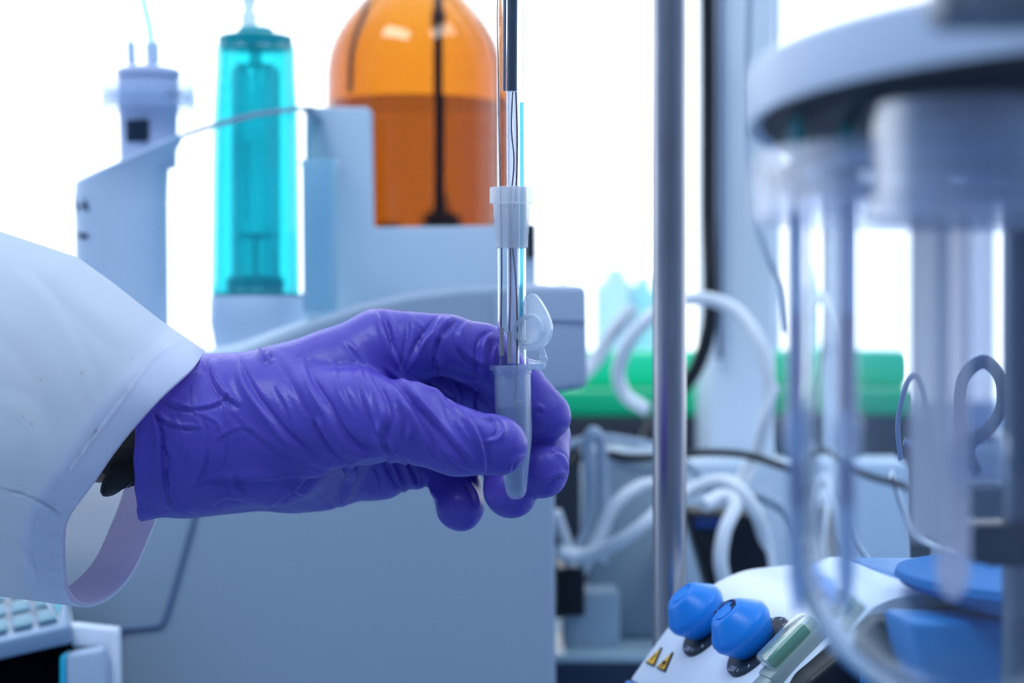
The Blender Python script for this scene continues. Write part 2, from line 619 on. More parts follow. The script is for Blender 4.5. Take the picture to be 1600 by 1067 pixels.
f = grid_field(glove_fn, lo, hi, H)
gv, gq = surface_nets(f, lo, H)
gv = smooth_np(gv, gq, 2)
vn = vert_normals(gv, gq)
G = [  # points, width px, height mm, side, (depth window)
    ([(584, 484), (596, 512), (607, 543), (628, 584)], 6, 0.9, -1),
    ([(605, 486), (616, 520), (619, 548), (622, 575)], 5, 0.8, 1),
    ([(640, 488), (645, 515), (640, 548), (630, 580)], 6, 0.8, 1),
    ([(694, 492), (678, 515), (655, 545), (634, 586)], 6, 1.0, 1),
    ([(712, 494), (690, 512), (676, 535), (670, 570)], 6, 0.9, -1),
    ([(676, 532), (690, 528), (682, 560), (700, 590)], 5, 0.7, 1),
    ([(735, 500), (720, 520), (722, 545), (742, 562), (764, 570)], 6, 0.6, 1),
    ([(772, 520), (756, 536), (752, 565), (750, 597)], 6, 1.0, 1),
    ([(650, 590), (690, 584), (722, 592), (752, 598)], 5, 0.6, -1),
    ([(712, 600), (716, 622), (706, 650)], 5, 0.7, 1, (5, 40)),
    ([(745, 604), (738, 628), (744, 650)], 5, 0.7, -1, (5, 40)),
    # thumb web and base
    ([(470, 560), (482, 600), (506, 640), (528, 680), (556, 706), (604, 714)], 8, 1.1, -1),
    ([(494, 652), (506, 672), (524, 697), (545, 712)], 6, 1.2, 1),
    ([(576, 590), (592, 622), (600, 655), (594, 680), (606, 714)], 7, 1.1, -1),
    ([(594, 668), (606, 690), (622, 712)], 5, 1.0, 1),
    ([(560, 560), (570, 610), (586, 655), (600, 690)], 7, 0.6, 1),
    ([(600, 570), (632, 600), (668, 640), (705, 682), (745, 728)], 7, 0.9, 1),
    ([(612, 600), (640, 640), (662, 684), (680, 722)], 7, 0.8, -1),
    ([(640, 590), (690, 622), (730, 656), (752, 700), (756, 738)], 6, 0.8, -1),
    ([(625, 622), (640, 660), (638, 690)], 6, 0.8, 1),
    ([(752, 652), (772, 652), (784, 668), (778, 690)], 5, 0.7, 1),
    ([(757, 690), (778, 684), (790, 668)], 4, 0.5, -1),
    ([(795, 740), (800, 722), (820, 712)], 4, 0.6, 1),
    # back of the hand and cuff
    ([(366, 553), (374, 585), (392, 620), (416, 652), (450, 690), (500, 722)], 7, 1.0, -1),
    ([(404, 545), (412, 556), (424, 566)], 5, 1.4, -1),
    ([(318, 556), (312, 575), (292, 586), (268, 594)], 6, 1.0, 1),
    ([(332, 560), (334, 585), (350, 612), (378, 634)], 6, 0.8, 1),
    ([(440, 552), (462, 590), (480, 622), (490, 650)], 8, 0.5, 1),
    ([(360, 640), (420, 690), (480, 718), (540, 722)], 6, 0.4, 1),
    ([(232, 632), (256, 655), (280, 664), (318, 668)], 4, 0.55, 1),
    ([(240, 610), (275, 634), (330, 632), (362, 610)], 4, 0.5, 1),
    ([(300, 636), (316, 672), (318, 720), (296, 770)], 5, 0.45, -1),
    ([(350, 610), (352, 640), (360, 672)], 4, 0.35, 1),
    ([(256, 690), (270, 720), (262, 760)], 5, 0.5, 1),
    ([(236, 636), (246, 690), (250, 740), (264, 794)], 5, 1.1, -1),
    ([(262, 760), (275, 785), (300, 800)], 5, 0.9, 1),
    ([(320, 742), (370, 744), (450, 742), (520, 728), (575, 712)], 9, 0.9, 1),
    ([(412, 796), (450, 768), (480, 746), (520, 722)], 6, 0.7, 1),
    ([(360, 738), (366, 760), (386, 776)], 6, 0.5, -1),
    ([(330, 790), (350, 775), (385, 778)], 6, 0.5, 1),
    ([(545, 716), (552, 745), (535, 790)], 6, 0.7, 1),
    ([(500, 762), (515, 780), (540, 790)], 5, 0.6, 1),
    ([(606, 716), (618, 740), (634, 772)], 5, 1.2, 1),
    ([(630, 720), (640, 742), (650, 760)], 5, 0.9, -1),
    ([(664, 736), (672, 760), (684, 782)], 5, 0.7, 1),
    ([(728, 748), (742, 770), (748, 796)], 4, 0.7, 1),
    ([(826, 640), (842, 636), (852, 644)], 4, 0.4, 1),
    ([(850, 756), (866, 742), (886, 740)], 4, 0.5, 1),
    ([(862, 706), (880, 716), (888, 736)], 4, 0.5, -1),
    ([(248, 600), (262, 622), (300, 640), (330, 668)], 3, 0.30, 1),
    ([(268, 640), (290, 690), (284, 740)], 3, 0.28, -1),
    ([(300, 600), (306, 640), (340, 662), (352, 700)], 3, 0.30, 1),
    ([(330, 690), (372, 668), (400, 672)], 3, 0.26, 1),
    ([(340, 652), (352, 690), (346, 735)], 3, 0.26, -1),
    ([(286, 760), (320, 748), (350, 752)], 3, 0.30, 1),
    ([(430, 600), (452, 640), (470, 690)], 4, 0.35, 1),
    ([(520, 560), (530, 610), (552, 655)], 5, 0.35, -1),
    ([(540, 530), (566, 560), (582, 600)], 5, 0.30, 1),
    ([(650, 500), (662, 520), (652, 560)], 3, 0.45, 1),
    ([(665, 596), (700, 640), (735, 690)], 4, 0.45, -1),
    ([(690, 700), (715, 722), (740, 736)], 4, 0.4, 1),
    ([(440, 760), (480, 772), (520, 770)], 4, 0.4, 1),
    ([(580, 730), (590, 755), (585, 780)], 4, 0.5, -1),
    ([(782, 530), (770, 560), (772, 600)], 4, 0.4, 1),
]
dsp = creases(gv, vn, G)
# slow, uneven looseness of the film
dsp += 0.22 * np.sin(gv[:, 0] * 0.33 + gv[:, 2] * 0.21 + 1.3) * np.sin(gv[:, 2] * 0.37 - gv[:, 1] * 0.2)
gv = gv + vn * dsp[:, None]
gv = smooth_np(gv, gq, 1, 0.3)

# the person: forearm and the hand inside the glove
FORE = [[(-420, 620, 10, 150), (-100, 640, 6, 112), (170, 664, 5, 84), (300, 672, 6, 80), (380, 668, 6, 84)],
        [(-420, 620, 40, 150), (-100, 640, 32, 112), (170, 664, 24, 82), (300, 672, 22, 80), (380, 668, 20, 84)]]


def person_fn(g):
    d = hand_sdf(g) + 2.6
    d = np.maximum(d, -(g[..., 0] - (P(330, 600, D0).x * 1000)))
    fa = smin(chain(g, FORE[0], 5), chain(g, FORE[1], 5), 6)
    return smin(d, fa, 4.0)


lo2 = np.array([P(-500, 0, D0).x * 1000, 564 - 60, P(0, 860, D0).z * 1000 - 5])
hi2 = np.array([P(905, 0, D0).x * 1000, 564 + 90, P(0, 430, D0).z * 1000 + 5])
f2 = grid_field(person_fn, lo2, hi2, 1.5)
pv, pq = surface_nets(f2, lo2, 1.5)
pv = smooth_np(pv, pq, 2)
person = link('person', np_mesh('person', pv / 1000.0, pq),
              mat('skin', (0.16, 0.085, 0.065), 0.5, bump=0.15, bscale=700), base=P(120, 650, D0))
tag(person, 'person reaching in from the left in white coat and purple glove, pinching a tube', 'person')

M_glove = mat('nitrile', (0.095, 0.066, 0.44), 0.36, bump=0.22, bscale=260, spec=0.38, var=0.06, vscale=90)
glove = link('glove', np_mesh('glove', gv / 1000.0, gq), M_glove, person)
tag(glove, 'purple nitrile glove with stretch wrinkles')


# ---------------------------------------------------------------- coat sleeve
def sleeve():
    opening = [(322, 548, 12), (302, 574, -14), (258, 614, -26), (206, 670, -28), (153, 740, -27), (110, 800, -23),
               (98, 834, -19), (98, 882, -12), (104, 928, -3), (128, 949, 8), (167, 938, 22), (206, 898, 34),
               (236, 834, 42), (258, 770, 46), (280, 700, 45), (300, 640, 37), (315, 588, 25)]
    op = [P(a, b, D0 + c_ / 1000) for a, b, c_ in opening]
    n = len(op)
    op = catmull(op, 22, closed=True)
    N = len(op)
    # end ring far left
    th0 = [math.atan2(-(b - 750.0), 0) for a, b, c_ in opening]
    ang = []
    for i in range(N):
        ang.append(2 * math.pi * i / N)
    NT = 190
    V = np.zeros((NT + 1, N, 3))
    bx = [0, .115, .23, .32, .52, 0.8, 1.0]; by = [0, 20, 46, 61, 47, 16, 0]
    for j in range(NT + 1):
        t = j / NT
        tt = t ** 1.15
        bump = float(np.interp(tt, bx, by))
        for i in range(N):
            a = ang[i] * 1.0
            # index 0 = top, going near side first, bottom at ~9/17
            c_ = math.cos(a); s_ = math.sin(a)
            d1 = D0 + (14 - 52 * s_) / 1000
            end = P(-330, 590 - 320 * c_, D0) * 1.0
            end = Vector((end.x, d1, end.z))
            p = op[i].lerp(end, tt)
            k = max(0.0, c_) ** 0.7
            p.z += bump * k / F * D0
            # belly out at the near side
            p.y -= 0.006 * math.sin(math.pi * min(1, t * 1.4)) * max(0, s_)
            V[j, i] = p
    v = V.reshape(-1, 3) * 1000
    q = []
    for j in range(NT):
        for i in range(N):
            a = j * N + i; b = j * N + (i + 1) % N
            q.append((a, b, b + N, a + N))
    q = np.array(q)
    nrm = vert_normals(v, q)
    cen = v.reshape(NT + 1, N, 3).mean(1).repeat(N, 0)
    if ((v - cen) * nrm).sum(1).mean() < 0:
        nrm = -nrm; q = q[:, ::-1]
    S = [
        ([(98, 812), (70, 795), (40, 780), (0, 768), (-60, 755)], 4, 0.9, 1),
        ([(300, 520), (240, 560), (180, 640), (120, 720), (70, 790)], 2.5, 0.35, 1),
        ([(66, 800), (58, 840), (60, 880), (72, 925)], 5, 0.4, 1),
        ([(98, 836), (88, 840), (76, 838)], 4, 0.45, 1),
        ([(98, 862), (86, 866), (74, 862)], 4, 0.45, -1),
        ([(98, 888), (86, 893), (72, 890)], 4, 0.45, 1),
        ([(99, 912), (90, 914), (78, 910)], 4, 0.7, -1),
        ([(-20, 480), (60, 540), (110, 640), (90, 720)], 26, 0.3, 1),
        ([(-20, 620), (40, 650), (60, 710)], 20, 0.3, -1),
        ([(60, 400), (120, 460), (200, 540)], 18, 0.3, 1),
        ([(-20, 830), (30, 870), (60, 915)], 9, 0.6, -1),
        ([(10, 420), (70, 470), (120, 560), (150, 640)], 14, 0.2, -1),
    ]
    v = v + nrm * creases(v, nrm, S)[:, None]
    v = v + nrm * (0.35 * np.sin(v[:, 0] * 0.12 + v[:, 2] * 0.17) * np.sin(v[:, 2] * 0.09 + v[:, 1] * 0.05))[:, None]
    me = np_mesh('lab_coat_sleeve', v / 1000, q)
    m = bpy.data.materials.new('coat_cotton'); m.use_nodes = True
    nn = m.node_tree.nodes; ll = m.node_tree.links
    b = nn['Principled BSDF']
    b.inputs['Roughness'].default_value = 0.85
    b.inputs['Specular IOR Level'].default_value = 0.15
    geo = nn.new('ShaderNodeNewGeometry')
    acc = None
    for (px, py, r) in ((150, 673, 4.5), (129, 584, 2.6), (50, 664, 3.0), (62, 594, 2.4), (280, 541, 3.2), (275, 536, 2), (38, 650, 2), (205, 560, 1.5)):
        # find nearest sleeve point on the camera side
        uu = np.stack([800 + v[:, 0] / v[:, 1] * F, 533.5 - v[:, 2] / v[:, 1] * F], 1)
        dd = np.hypot(uu[:, 0] - px, uu[:, 1] - py) + np.where(v[:, 1] > 572, 1000, 0)
        c = v[dd.argmin()] / 1000
        di = nn.new('ShaderNodeVectorMath'); di.operation = 'DISTANCE'
        di.inputs[1].default_value = tuple(c)
        ll.new(geo.outputs['Position'], di.inputs[0])
        mr = nn.new('ShaderNodeMapRange'); mr.interpolation_type = 'SMOOTHSTEP'
        mr.inputs['From Min'].default_value = r * 1.8e-4; mr.inputs['From Max'].default_value = r * 0.6e-4
        mr.inputs['To Min'].default_value = 0.0; mr.inputs['To Max'].default_value = 0.75
        ll.new(di.outputs['Value'], mr.inputs['Value'])
        if acc is None: acc = mr.outputs[0]
        else:
            mx = nn.new('ShaderNodeMath'); mx.operation = 'MAXIMUM'
            ll.new(acc, mx.inputs[0]); ll.new(mr.outputs[0], mx.inputs[1]); acc = mx.outputs[0]
    mc = nn.new('ShaderNodeMix'); mc.data_type = 'RGBA'
    mc.inputs[6].default_value = (0.78, 0.88, 0.96, 1)
    mc.inputs[7].default_value = (0.62, 0.30, 0.22, 1)
    ll.new(acc, mc.inputs[0]); ll.new(mc.outputs[2], b.inputs['Base Color'])
    t = nn.new('ShaderNodeTexCoord')
    w1 = nn.new('ShaderNodeTexWave'); w1.inputs['Scale'].default_value = 900
    w1.bands_direction = 'DIAGONAL'
    ll.new(t.outputs['Object'], w1.inputs[0])
    n1 = nn.new('ShaderNodeTexNoise'); n1.inputs['Scale'].default_value = 140
    ll.new(t.outputs['Object'], n1.inputs['Vector'])
    ad = nn.new('ShaderNodeMath'); ad.operation = 'MULTIPLY_ADD'; ad.inputs[1].default_value = 0.25
    ll.new(w1.outputs['Fac'], ad.inputs[0]); ll.new(n1.outputs['Fac'], ad.inputs[2])
    bp = nn.new('ShaderNodeBump'); bp.inputs['Strength'].default_value = 0.25; bp.inputs['Distance'].default_value = 0.0008
    ll.new(ad.outputs[0], bp.inputs['Height']); ll.new(bp.outputs[0], b.inputs['Normal'])
    tl = nn.new('ShaderNodeBsdfTranslucent'); tl.inputs[0].default_value = (0.92, 0.93, 0.97, 1)
    ms = nn.new('ShaderNodeMixShader'); ms.inputs[0].default_value = 0.48
    o_ = nn['Material Output']
    ll.new(b.outputs[0], ms.inputs[1]); ll.new(tl.outputs[0], ms.inputs[2]); ll.new(ms.outputs[0], o_.inputs[0])
    so = link('lab_coat_sleeve', me, m, person)
    tag(so, 'white cotton coat sleeve with small brown stains')
    # turned-in hem band on the inside of the opening
    V2 = v.reshape(NT + 1, N, 3)
    J2 = 13
    cen2 = V2[:J2 + 1].mean(1, keepdims=True)
    inw = cen2 - V2[:J2 + 1]
    inw /= np.linalg.norm(inw, axis=2, keepdims=True)
    tail = V2[:J2 + 1] + inw * 1.35
    # widen the band evenly
    tail2 = tail.copy()
    arc = np.concatenate([np.zeros((1, N)), np.cumsum(np.linalg.norm(np.diff(V2[:90], axis=0), axis=2), 0)])
    for i in range(N):
        tgt = np.linspace(0, 12.5, J2 + 1)
        for c3 in range(3):
            tail2[:, i, c3] = np.interp(tgt, arc[:, i], V2[:90, i, c3])
    inw2 = tail2.mean(1, keepdims=True) - tail2
    inw2 /= np.linalg.norm(inw2, axis=2, keepdims=True)
    tail2 = tail2 + inw2 * np.linspace(1.3, 1.8, J2 + 1)[:, None, None]
    q2 = []
    for j in range(J2):
        for i in range(N):
            a = j * N + i; b_ = j * N + (i + 1) % N
            q2.append((a, b_, b_ + N, a + N))
    he = link('cuff_hem', np_mesh('cuff_hem', tail2.reshape(-1, 3) / 1000, np.array(q2)),
              clear_mat('hem_cotton', (0.7, 0.62, 0.82), 0.0, 0.0, 0.8, diff=(0.90, 0.84, 0.97), tl=(0.93, 0.85, 0.97)), so)
    md = he.modifiers.new('thickness', 'SOLIDIFY'); md.thickness = 0.0006; md.offset = 0
    tag(he, 'turned-in lilac tinted hem')
    # raw edge stitches: puckered piping at the kink
    return so


sl_o = sleeve()


# ---------------------------------------------------------------- watch strap
def strap():
    M_l = mat('black_leather', (0.003, 0.003, 0.004), 0.45, bump=0.3, bscale=500, spec=0.3)
    # band round the wrist
    c = P(200, 664, D0 + 0.014)
    v = []; f = []
    N = 72
    prof = [(-0.0042, 0.0), (-0.0038, 0.0016), (0, 0.0022), (0.0038, 0.0016), (0.0042, 0.0), (0.0038, -0.0002), (-0.0038, -0.0002)]
    K = len(prof)
    for i in range(N):
        a = 2 * math.pi * i / N
        for (u, r) in prof:
            ry = 0.0252 + r; rz = 0.0156 + r
            v.append(c + Vector((u + 0.003 * math.sin(a), ry * math.sin(a), rz * math.cos(a) - 0.0002)))
    for i in range(N):
        for k in range(K):
            a = i * K + k; b = i * K + (k + 1) % K; i2 = (i + 1) % N
            f.append((a, b, i2 * K + (k + 1) % K, i2 * K + k))
    mb = MB(); mb.add(v, f)
    # loose tail turned back and hanging at the underside: sweeps from the band down-left, rounded end
    path = [P(222, 680, D0 - 0.015), P(211, 708, D0 - 0.0170), P(197, 735, D0 - 0.018), P(181, 758, D0 - 0.017), P(172, 770, D0 - 0.0150)]
    path = catmull(path, 8)
    wv = []; wf = []
    M_ = len(path)
    for i, p in enumerate(path):
        s = i / (M_ - 1)
        t = (path[min(M_ - 1, i + 1)] - path[max(0, i - 1)]).normalized()
        side = Vector((0.80, 0.12, 0.58)).normalized()
        side = (side - t * side.dot(t)).normalized()
        nn = t.cross(side)
        hw = 0.0048 * (1.0 if s < 0.75 else math.sqrt(max(0.02, 1 - ((s - 0.75) / 0.25) ** 2)))
        for (a, b) in ((-1, -0.6), (-0.8, -1), (0.8, -1), (1, -0.6), (1, 0.6), (0.8, 1), (-0.8, 1), (-1, 0.6)):
            wv.append(p + side * hw * a + nn * 0.0010 * b)
    for i in range(M_ - 1):
        for k in range(8):
            a = i * 8 + k; b = i * 8 + (k + 1) % 8
            wf.append((a, b, b + 8, a + 8))
    wf.append(tuple(range(8))); wf.append(tuple(reversed(range((M_ - 1) * 8, M_ * 8))))
    mb.add(wv, wf)
    # short keeper loop next to the glove
    mb.tube([P(200, 690, D0 - 0.012), P(207, 712, D0 - 0.011), P(212, 730, D0 - 0.006), P(218, 742, D0 + 0.0)], 0.0031, n=14)
    so = mb.build('watch_strap', M_l, person, ang=50)
    tag(so, 'black leather strap with pale stitching')
    st = MB()
    for k in range(3, len(path) - 8, 2):
        p = path[k]; t = (path[k + 1] - path[k]).normalized()
        side = Vector((0.80, 0.12, 0.58)).normalized(); side = (side - t * side.dot(t)).normalized()
        nn = t.cross(side)
        if nn.y > 0: nn = -nn
        q = p + side * 0.0031 + nn * 0.0011
        st.tube([q - t * 0.00035, q + t * 0.00035], 0.00012, n=6, sub=1)
    for k in range(6):
        q = P(206 + 2.0 * k, 700 + 7.0 * k, D0 - 0.0148 + 0.0012 * k)
        t = Vector((0.25, 0.1, -1)).normalized()
        st.tube([q - t * 0.0004, q + t * 0.0004], 0.00013, n=6, sub=1)
    st.build('stitching', mat('thread', (0.55, 0.5, 0.5), 0.8), so)


strap()

# ---------------------------------------------------------------- sample tube, held in the glove
M_pp = clear_mat('frosted_plastic', (0.90, 0.95, 1.0), 0.78, 0.10, 0.25, diff=(0.80, 0.90, 1.0), tl=(0.85, 0.93, 1.0))


def sample_tube():
    top = P(800, 570, D0); bot = P(806.5, 779, D0)
    ax = (bot - top)
    L = ax.length
    M = axis_matrix(top, ax, (1, 0, 0))
    t = empty('microcentrifuge_tube', top, 'small clear conical plastic sample tube pinched between gloved thumb and fingers, lid open', 'tube')
    u = D0 / F
    prof = [(27, 0), (35.5, 0), (35.5, 7), (30.2, 8), (30.0, 14), (28.5, 14.5), (28.2, 100), (27.2, 118), (17, 195), (14, 204), (8, 209), (0.01, 210.5),
            (0.01, 206), (7, 203), (12.5, 196), (23.0, 118), (24.5, 100), (25.6, 14)]
    mb = MB(); mb.lathe([(r * u, z * u) for r, z in prof], M, n=64, close=True)
    b = mb.build('tube_body', M_pp, t)
    lq = MB()
    lq.lathe([(0.01 * u, 66 * u), (24.4 * u, 66 * u), (24.2 * u, 100 * u), (22.6 * u, 118 * u), (12 * u, 195 * u), (6.5 * u, 202 * u), (0.01 * u, 205 * u)], M, n=48)
    lq.build('liquid', clear_mat('cloudy_liquid', (0.50, 0.62, 0.80), 0.66, 0.04, 0.1, diff=(0.22, 0.32, 0.50), tl=(0.4, 0.55, 0.8)), t)
    # graduation lines and droplets on the inner wall
    dr = MB()
    rr = random.Random(3)
    for i in range(26):
        a = rr.uniform(-2.9, -0.3); z = rr.uniform(16, 62) if i < 20 else rr.uniform(62, 76)
        c = M @ Vector((25.2 * u * math.cos(a), 25.2 * u * math.sin(a) * (1 if rr.random() < .5 else -1), z * u))
        s = rr.uniform(0.8, 2.0) * u
        dr.lathe([(0.01 * s, -s), (s * .7, -s * .7), (s, 0), (s * .7, s * .7), (0.01 * s, s)], Matrix.Translation(c), n=8)
    tag(dr.build('droplets', M_glass, b), kind='stuff')
    # lid: teardrop plate with a sealing ring, standing up on its hinge and turned a little
    c = P(832, 508, D0 - 0.001)
    nrm = Vector((-0.50, -0.86, 0.10)).normalized()
    ML = axis_matrix(c, nrm, (1, -0.58, 0.08))      # local x to the right, y up
    if (ML.to_3x3() @ Vector((0, 1, 0))).z < 0:
        ML = axis_matrix(c, nrm, (-1, 0.58, -0.08))

    def outline(rr_, tip, n=56):
        pts = []
        for i in range(n):
            a = 2 * math.pi * i / n
            x, y = rr_ * math.cos(a), rr_ * math.sin(a)
            if y > 0:
                k = (y / rr_)
                y = y * (1 + (tip / rr_ - 1) * k)
                x = x * (1 - 0.32 * k * k)
            pts.append((x * u, y * u))
        return pts
    lb = MB()
    a_ = outline(34, 56); b_ = outline(30, 51)
    n = len(a_)

    def ringz(pts, z): return [ML @ Vector((x, y - 6 * u, z * u)) for x, y in pts]
    rings = [ringz(a_, -5), ringz(a_, 3), ringz(b_, 3), ringz(b_, 0)]
    v = []; f = []
    for r in rings: v += r
    for k in range(3):
        for i in range(n):
            f.append((k * n + i, k * n + (i + 1) % n, (k + 1) * n + (i + 1) % n, (k + 1) * n + i))
    f.append(tuple(range(n)))
    f.append(tuple(3 * n + i for i in range(n)))
    lb.add(v, f)
    MP = ML @ Matrix.Translation((0, -8 * u, 0))
    lb.lathe([(25 * u, 0), (25.5 * u, 12 * u), (24 * u, 15 * u), (20.5 * u, 15 * u), (20 * u, 0)], MP, n=48, close=True)
    lo_ = lb.build('lid', clear_mat('lid_plastic', (0.9, 0.95, 1.0), 0.42, 0.12, 0.2, diff=(0.85, 0.93, 1.0), tl=(0.9, 0.96, 1)), t)
    hg = MB()
    pts = [P(826, 568, D0), P(840, 571, D0 - 0.001), P(848, 566, D0 - 0.001), P(849, 556, D0 - 0.001), P(845, 545, D0 - 0.001)]
    hg.tube(pts, [0.0014, 0.0015, 0.0012, 0.0009, 0.0012], n=12)
    hg.box(P(838, 572, D0 - 0.001), (0.0052, 0.0042, 0.0018), bev=0.0006)
    hg.build('hinge', M_pp, t)


sample_tube()


# ---------------------------------------------------------------- glass probe with stopper
def probe():
    d = D0 + 0.0
    u = d / F
    t = empty('glass_probe', P(798, 575, d), 'upright clear glass probe with wires and white stopper, dipping into the sample tube', 'probe')
    M = axis_matrix(P(798, -60, d), P(800, 575, d) - P(798, -60, d), (1, 0, 0))
    g = MB()
    g.lathe([(22.5 * u, 0), (22.5 * u, 632 * u), (20.5 * u, 632 * u), (20.5 * u, 0)], M, n=48, close=True)
    g.build('glass_tube', mat('probe_glass', (0.97, 0.985, 1.0), 0.0, trans=1.0, ior=1.2), t)
    s = MB()
    s.lathe([(23.2 * u, 353 * u), (33 * u, 353 * u), (34 * u, 355 * u), (34 * u, 377 * u), (28.5 * u, 380 * u), (28 * u, 400 * u), (27.4 * u, 401 * u),
             (27.0 * u, 424 * u), (26.3 * u, 425 * u), (25.4 * u, 446 * u), (23.2 * u, 448 * u)], M, n=56, close=True)
    st = s.build('stopper', clear_mat('milky_plastic', (0.97, 0.99, 1), 0.5, 0.06, 0.3, diff=(0.86, 0.92, 1.0), tl=(0.97, 0.98, 1), tw=0.75), t)
    n = MB()
    n.tube([P(801, -60, d - 0.0006), P(800, 142, d - 0.0006)], 8.2 * u, n=20, sub=1)
    n.build('sensor_rod', mat('grey_metal_rod', (0.10, 0.12, 0.15), 0.35, metal=0.7), t)
    n = MB()
    n.tube([P(789, -60, d + 0.001), P(788, 142, d + 0.001)], 3.0 * u, n=12, sub=1)
    n.build('side_rod', mat('grey_rod_light', (0.35, 0.40, 0.48), 0.3, metal=0.5), t)
    n = MB()
    n.lathe([(9.5 * u, 200 * u), (9.5 * u, 628 * u), (8.3 * u, 628 * u), (8.3 * u, 200 * u)], M @ Matrix.Translation((2 * u, 0, 0)), n=24, close=True)
    n.build('capillary', clear_mat('capillary_glass', (0.93, 0.95, 1), 0.80, 0.16, 0.05, diff=(0.9, 0.92, 1)), t)
    mw = mat('red_brown_wire', (0.13, 0.05, 0.09), 0.5)
    for pts in ([(781, -60), (777.5, 20), (779, 120), (781, 250), (783, 330), (784, 420), (783, 516)],
                [(801, 144), (799, 200), (803, 255), (797, 330), (798, 430), (796, 520)],
                [(806, 144), (808, 220), (806, 300), (799, 360), (806, 440), (808, 520), (806, 600), (804, 640)]):
        q = MB(); q.tube([P(a, b, d - 0.0012) for a, b in pts], 1.25 * u, n=8)
        q.build('wire', mw, t)
    mt = mat('tip_metal', (0.42, 0.40, 0.42), 0.45, metal=0.3)
    for a, y0, y1 in ((784, 512, 556), (796, 518, 567)):
        q = MB(); q.tube([P(a, y0, d - 0.0013), P(a, y1, d - 0.0013)], 3.3 * u, n=14, sub=1)
        q.build('sensor_tip', mt, t)
    q = MB(); q.tube([P(815, 160, d + 0.0012), P(815.5, 300, d + 0.0012), P(815, 500, d + 0.0012)], 3.0 * u, n=12, sub=1)
    q.build('aqua_lead', clear_mat('aqua_film', (0.35, 0.85, 0.92), 0.6, 0.06, 0.2, diff=(0.3, 0.8, 0.9)), t)


probe()


# ---------------------------------------------------------------- stand rod
def rod():
    d = 0.675
    mb = MB()
    prof_r = 26.3 * d / F
    M = axis_matrix(P(1046, 1000, d), (0, 0, 1))
    z0 = BZ - P(1046, 1000, d).z
    mb.lathe([(prof_r * 0.99, z0 + 0.006), (prof_r, z0 + 0.02), (prof_r, 0.45), (prof_r * 0.85, 0.452)], M, n=40)
    t = empty('support_stand', Vector((X(1046, d), d, BZ)), 'upright steel laboratory stand rod rising behind the blue knobs', 'stand')
    mb.build('rod', M_steel, t)
    b = MB(); b.box((0.034, 0.732, BZ + 0.004), (0.050, 0.124, 0.008), bev=0.002)
    b.build('base_plate', mat('stand_base', (0.25, 0.3, 0.36), 0.4, metal=0.4), t)


rod()


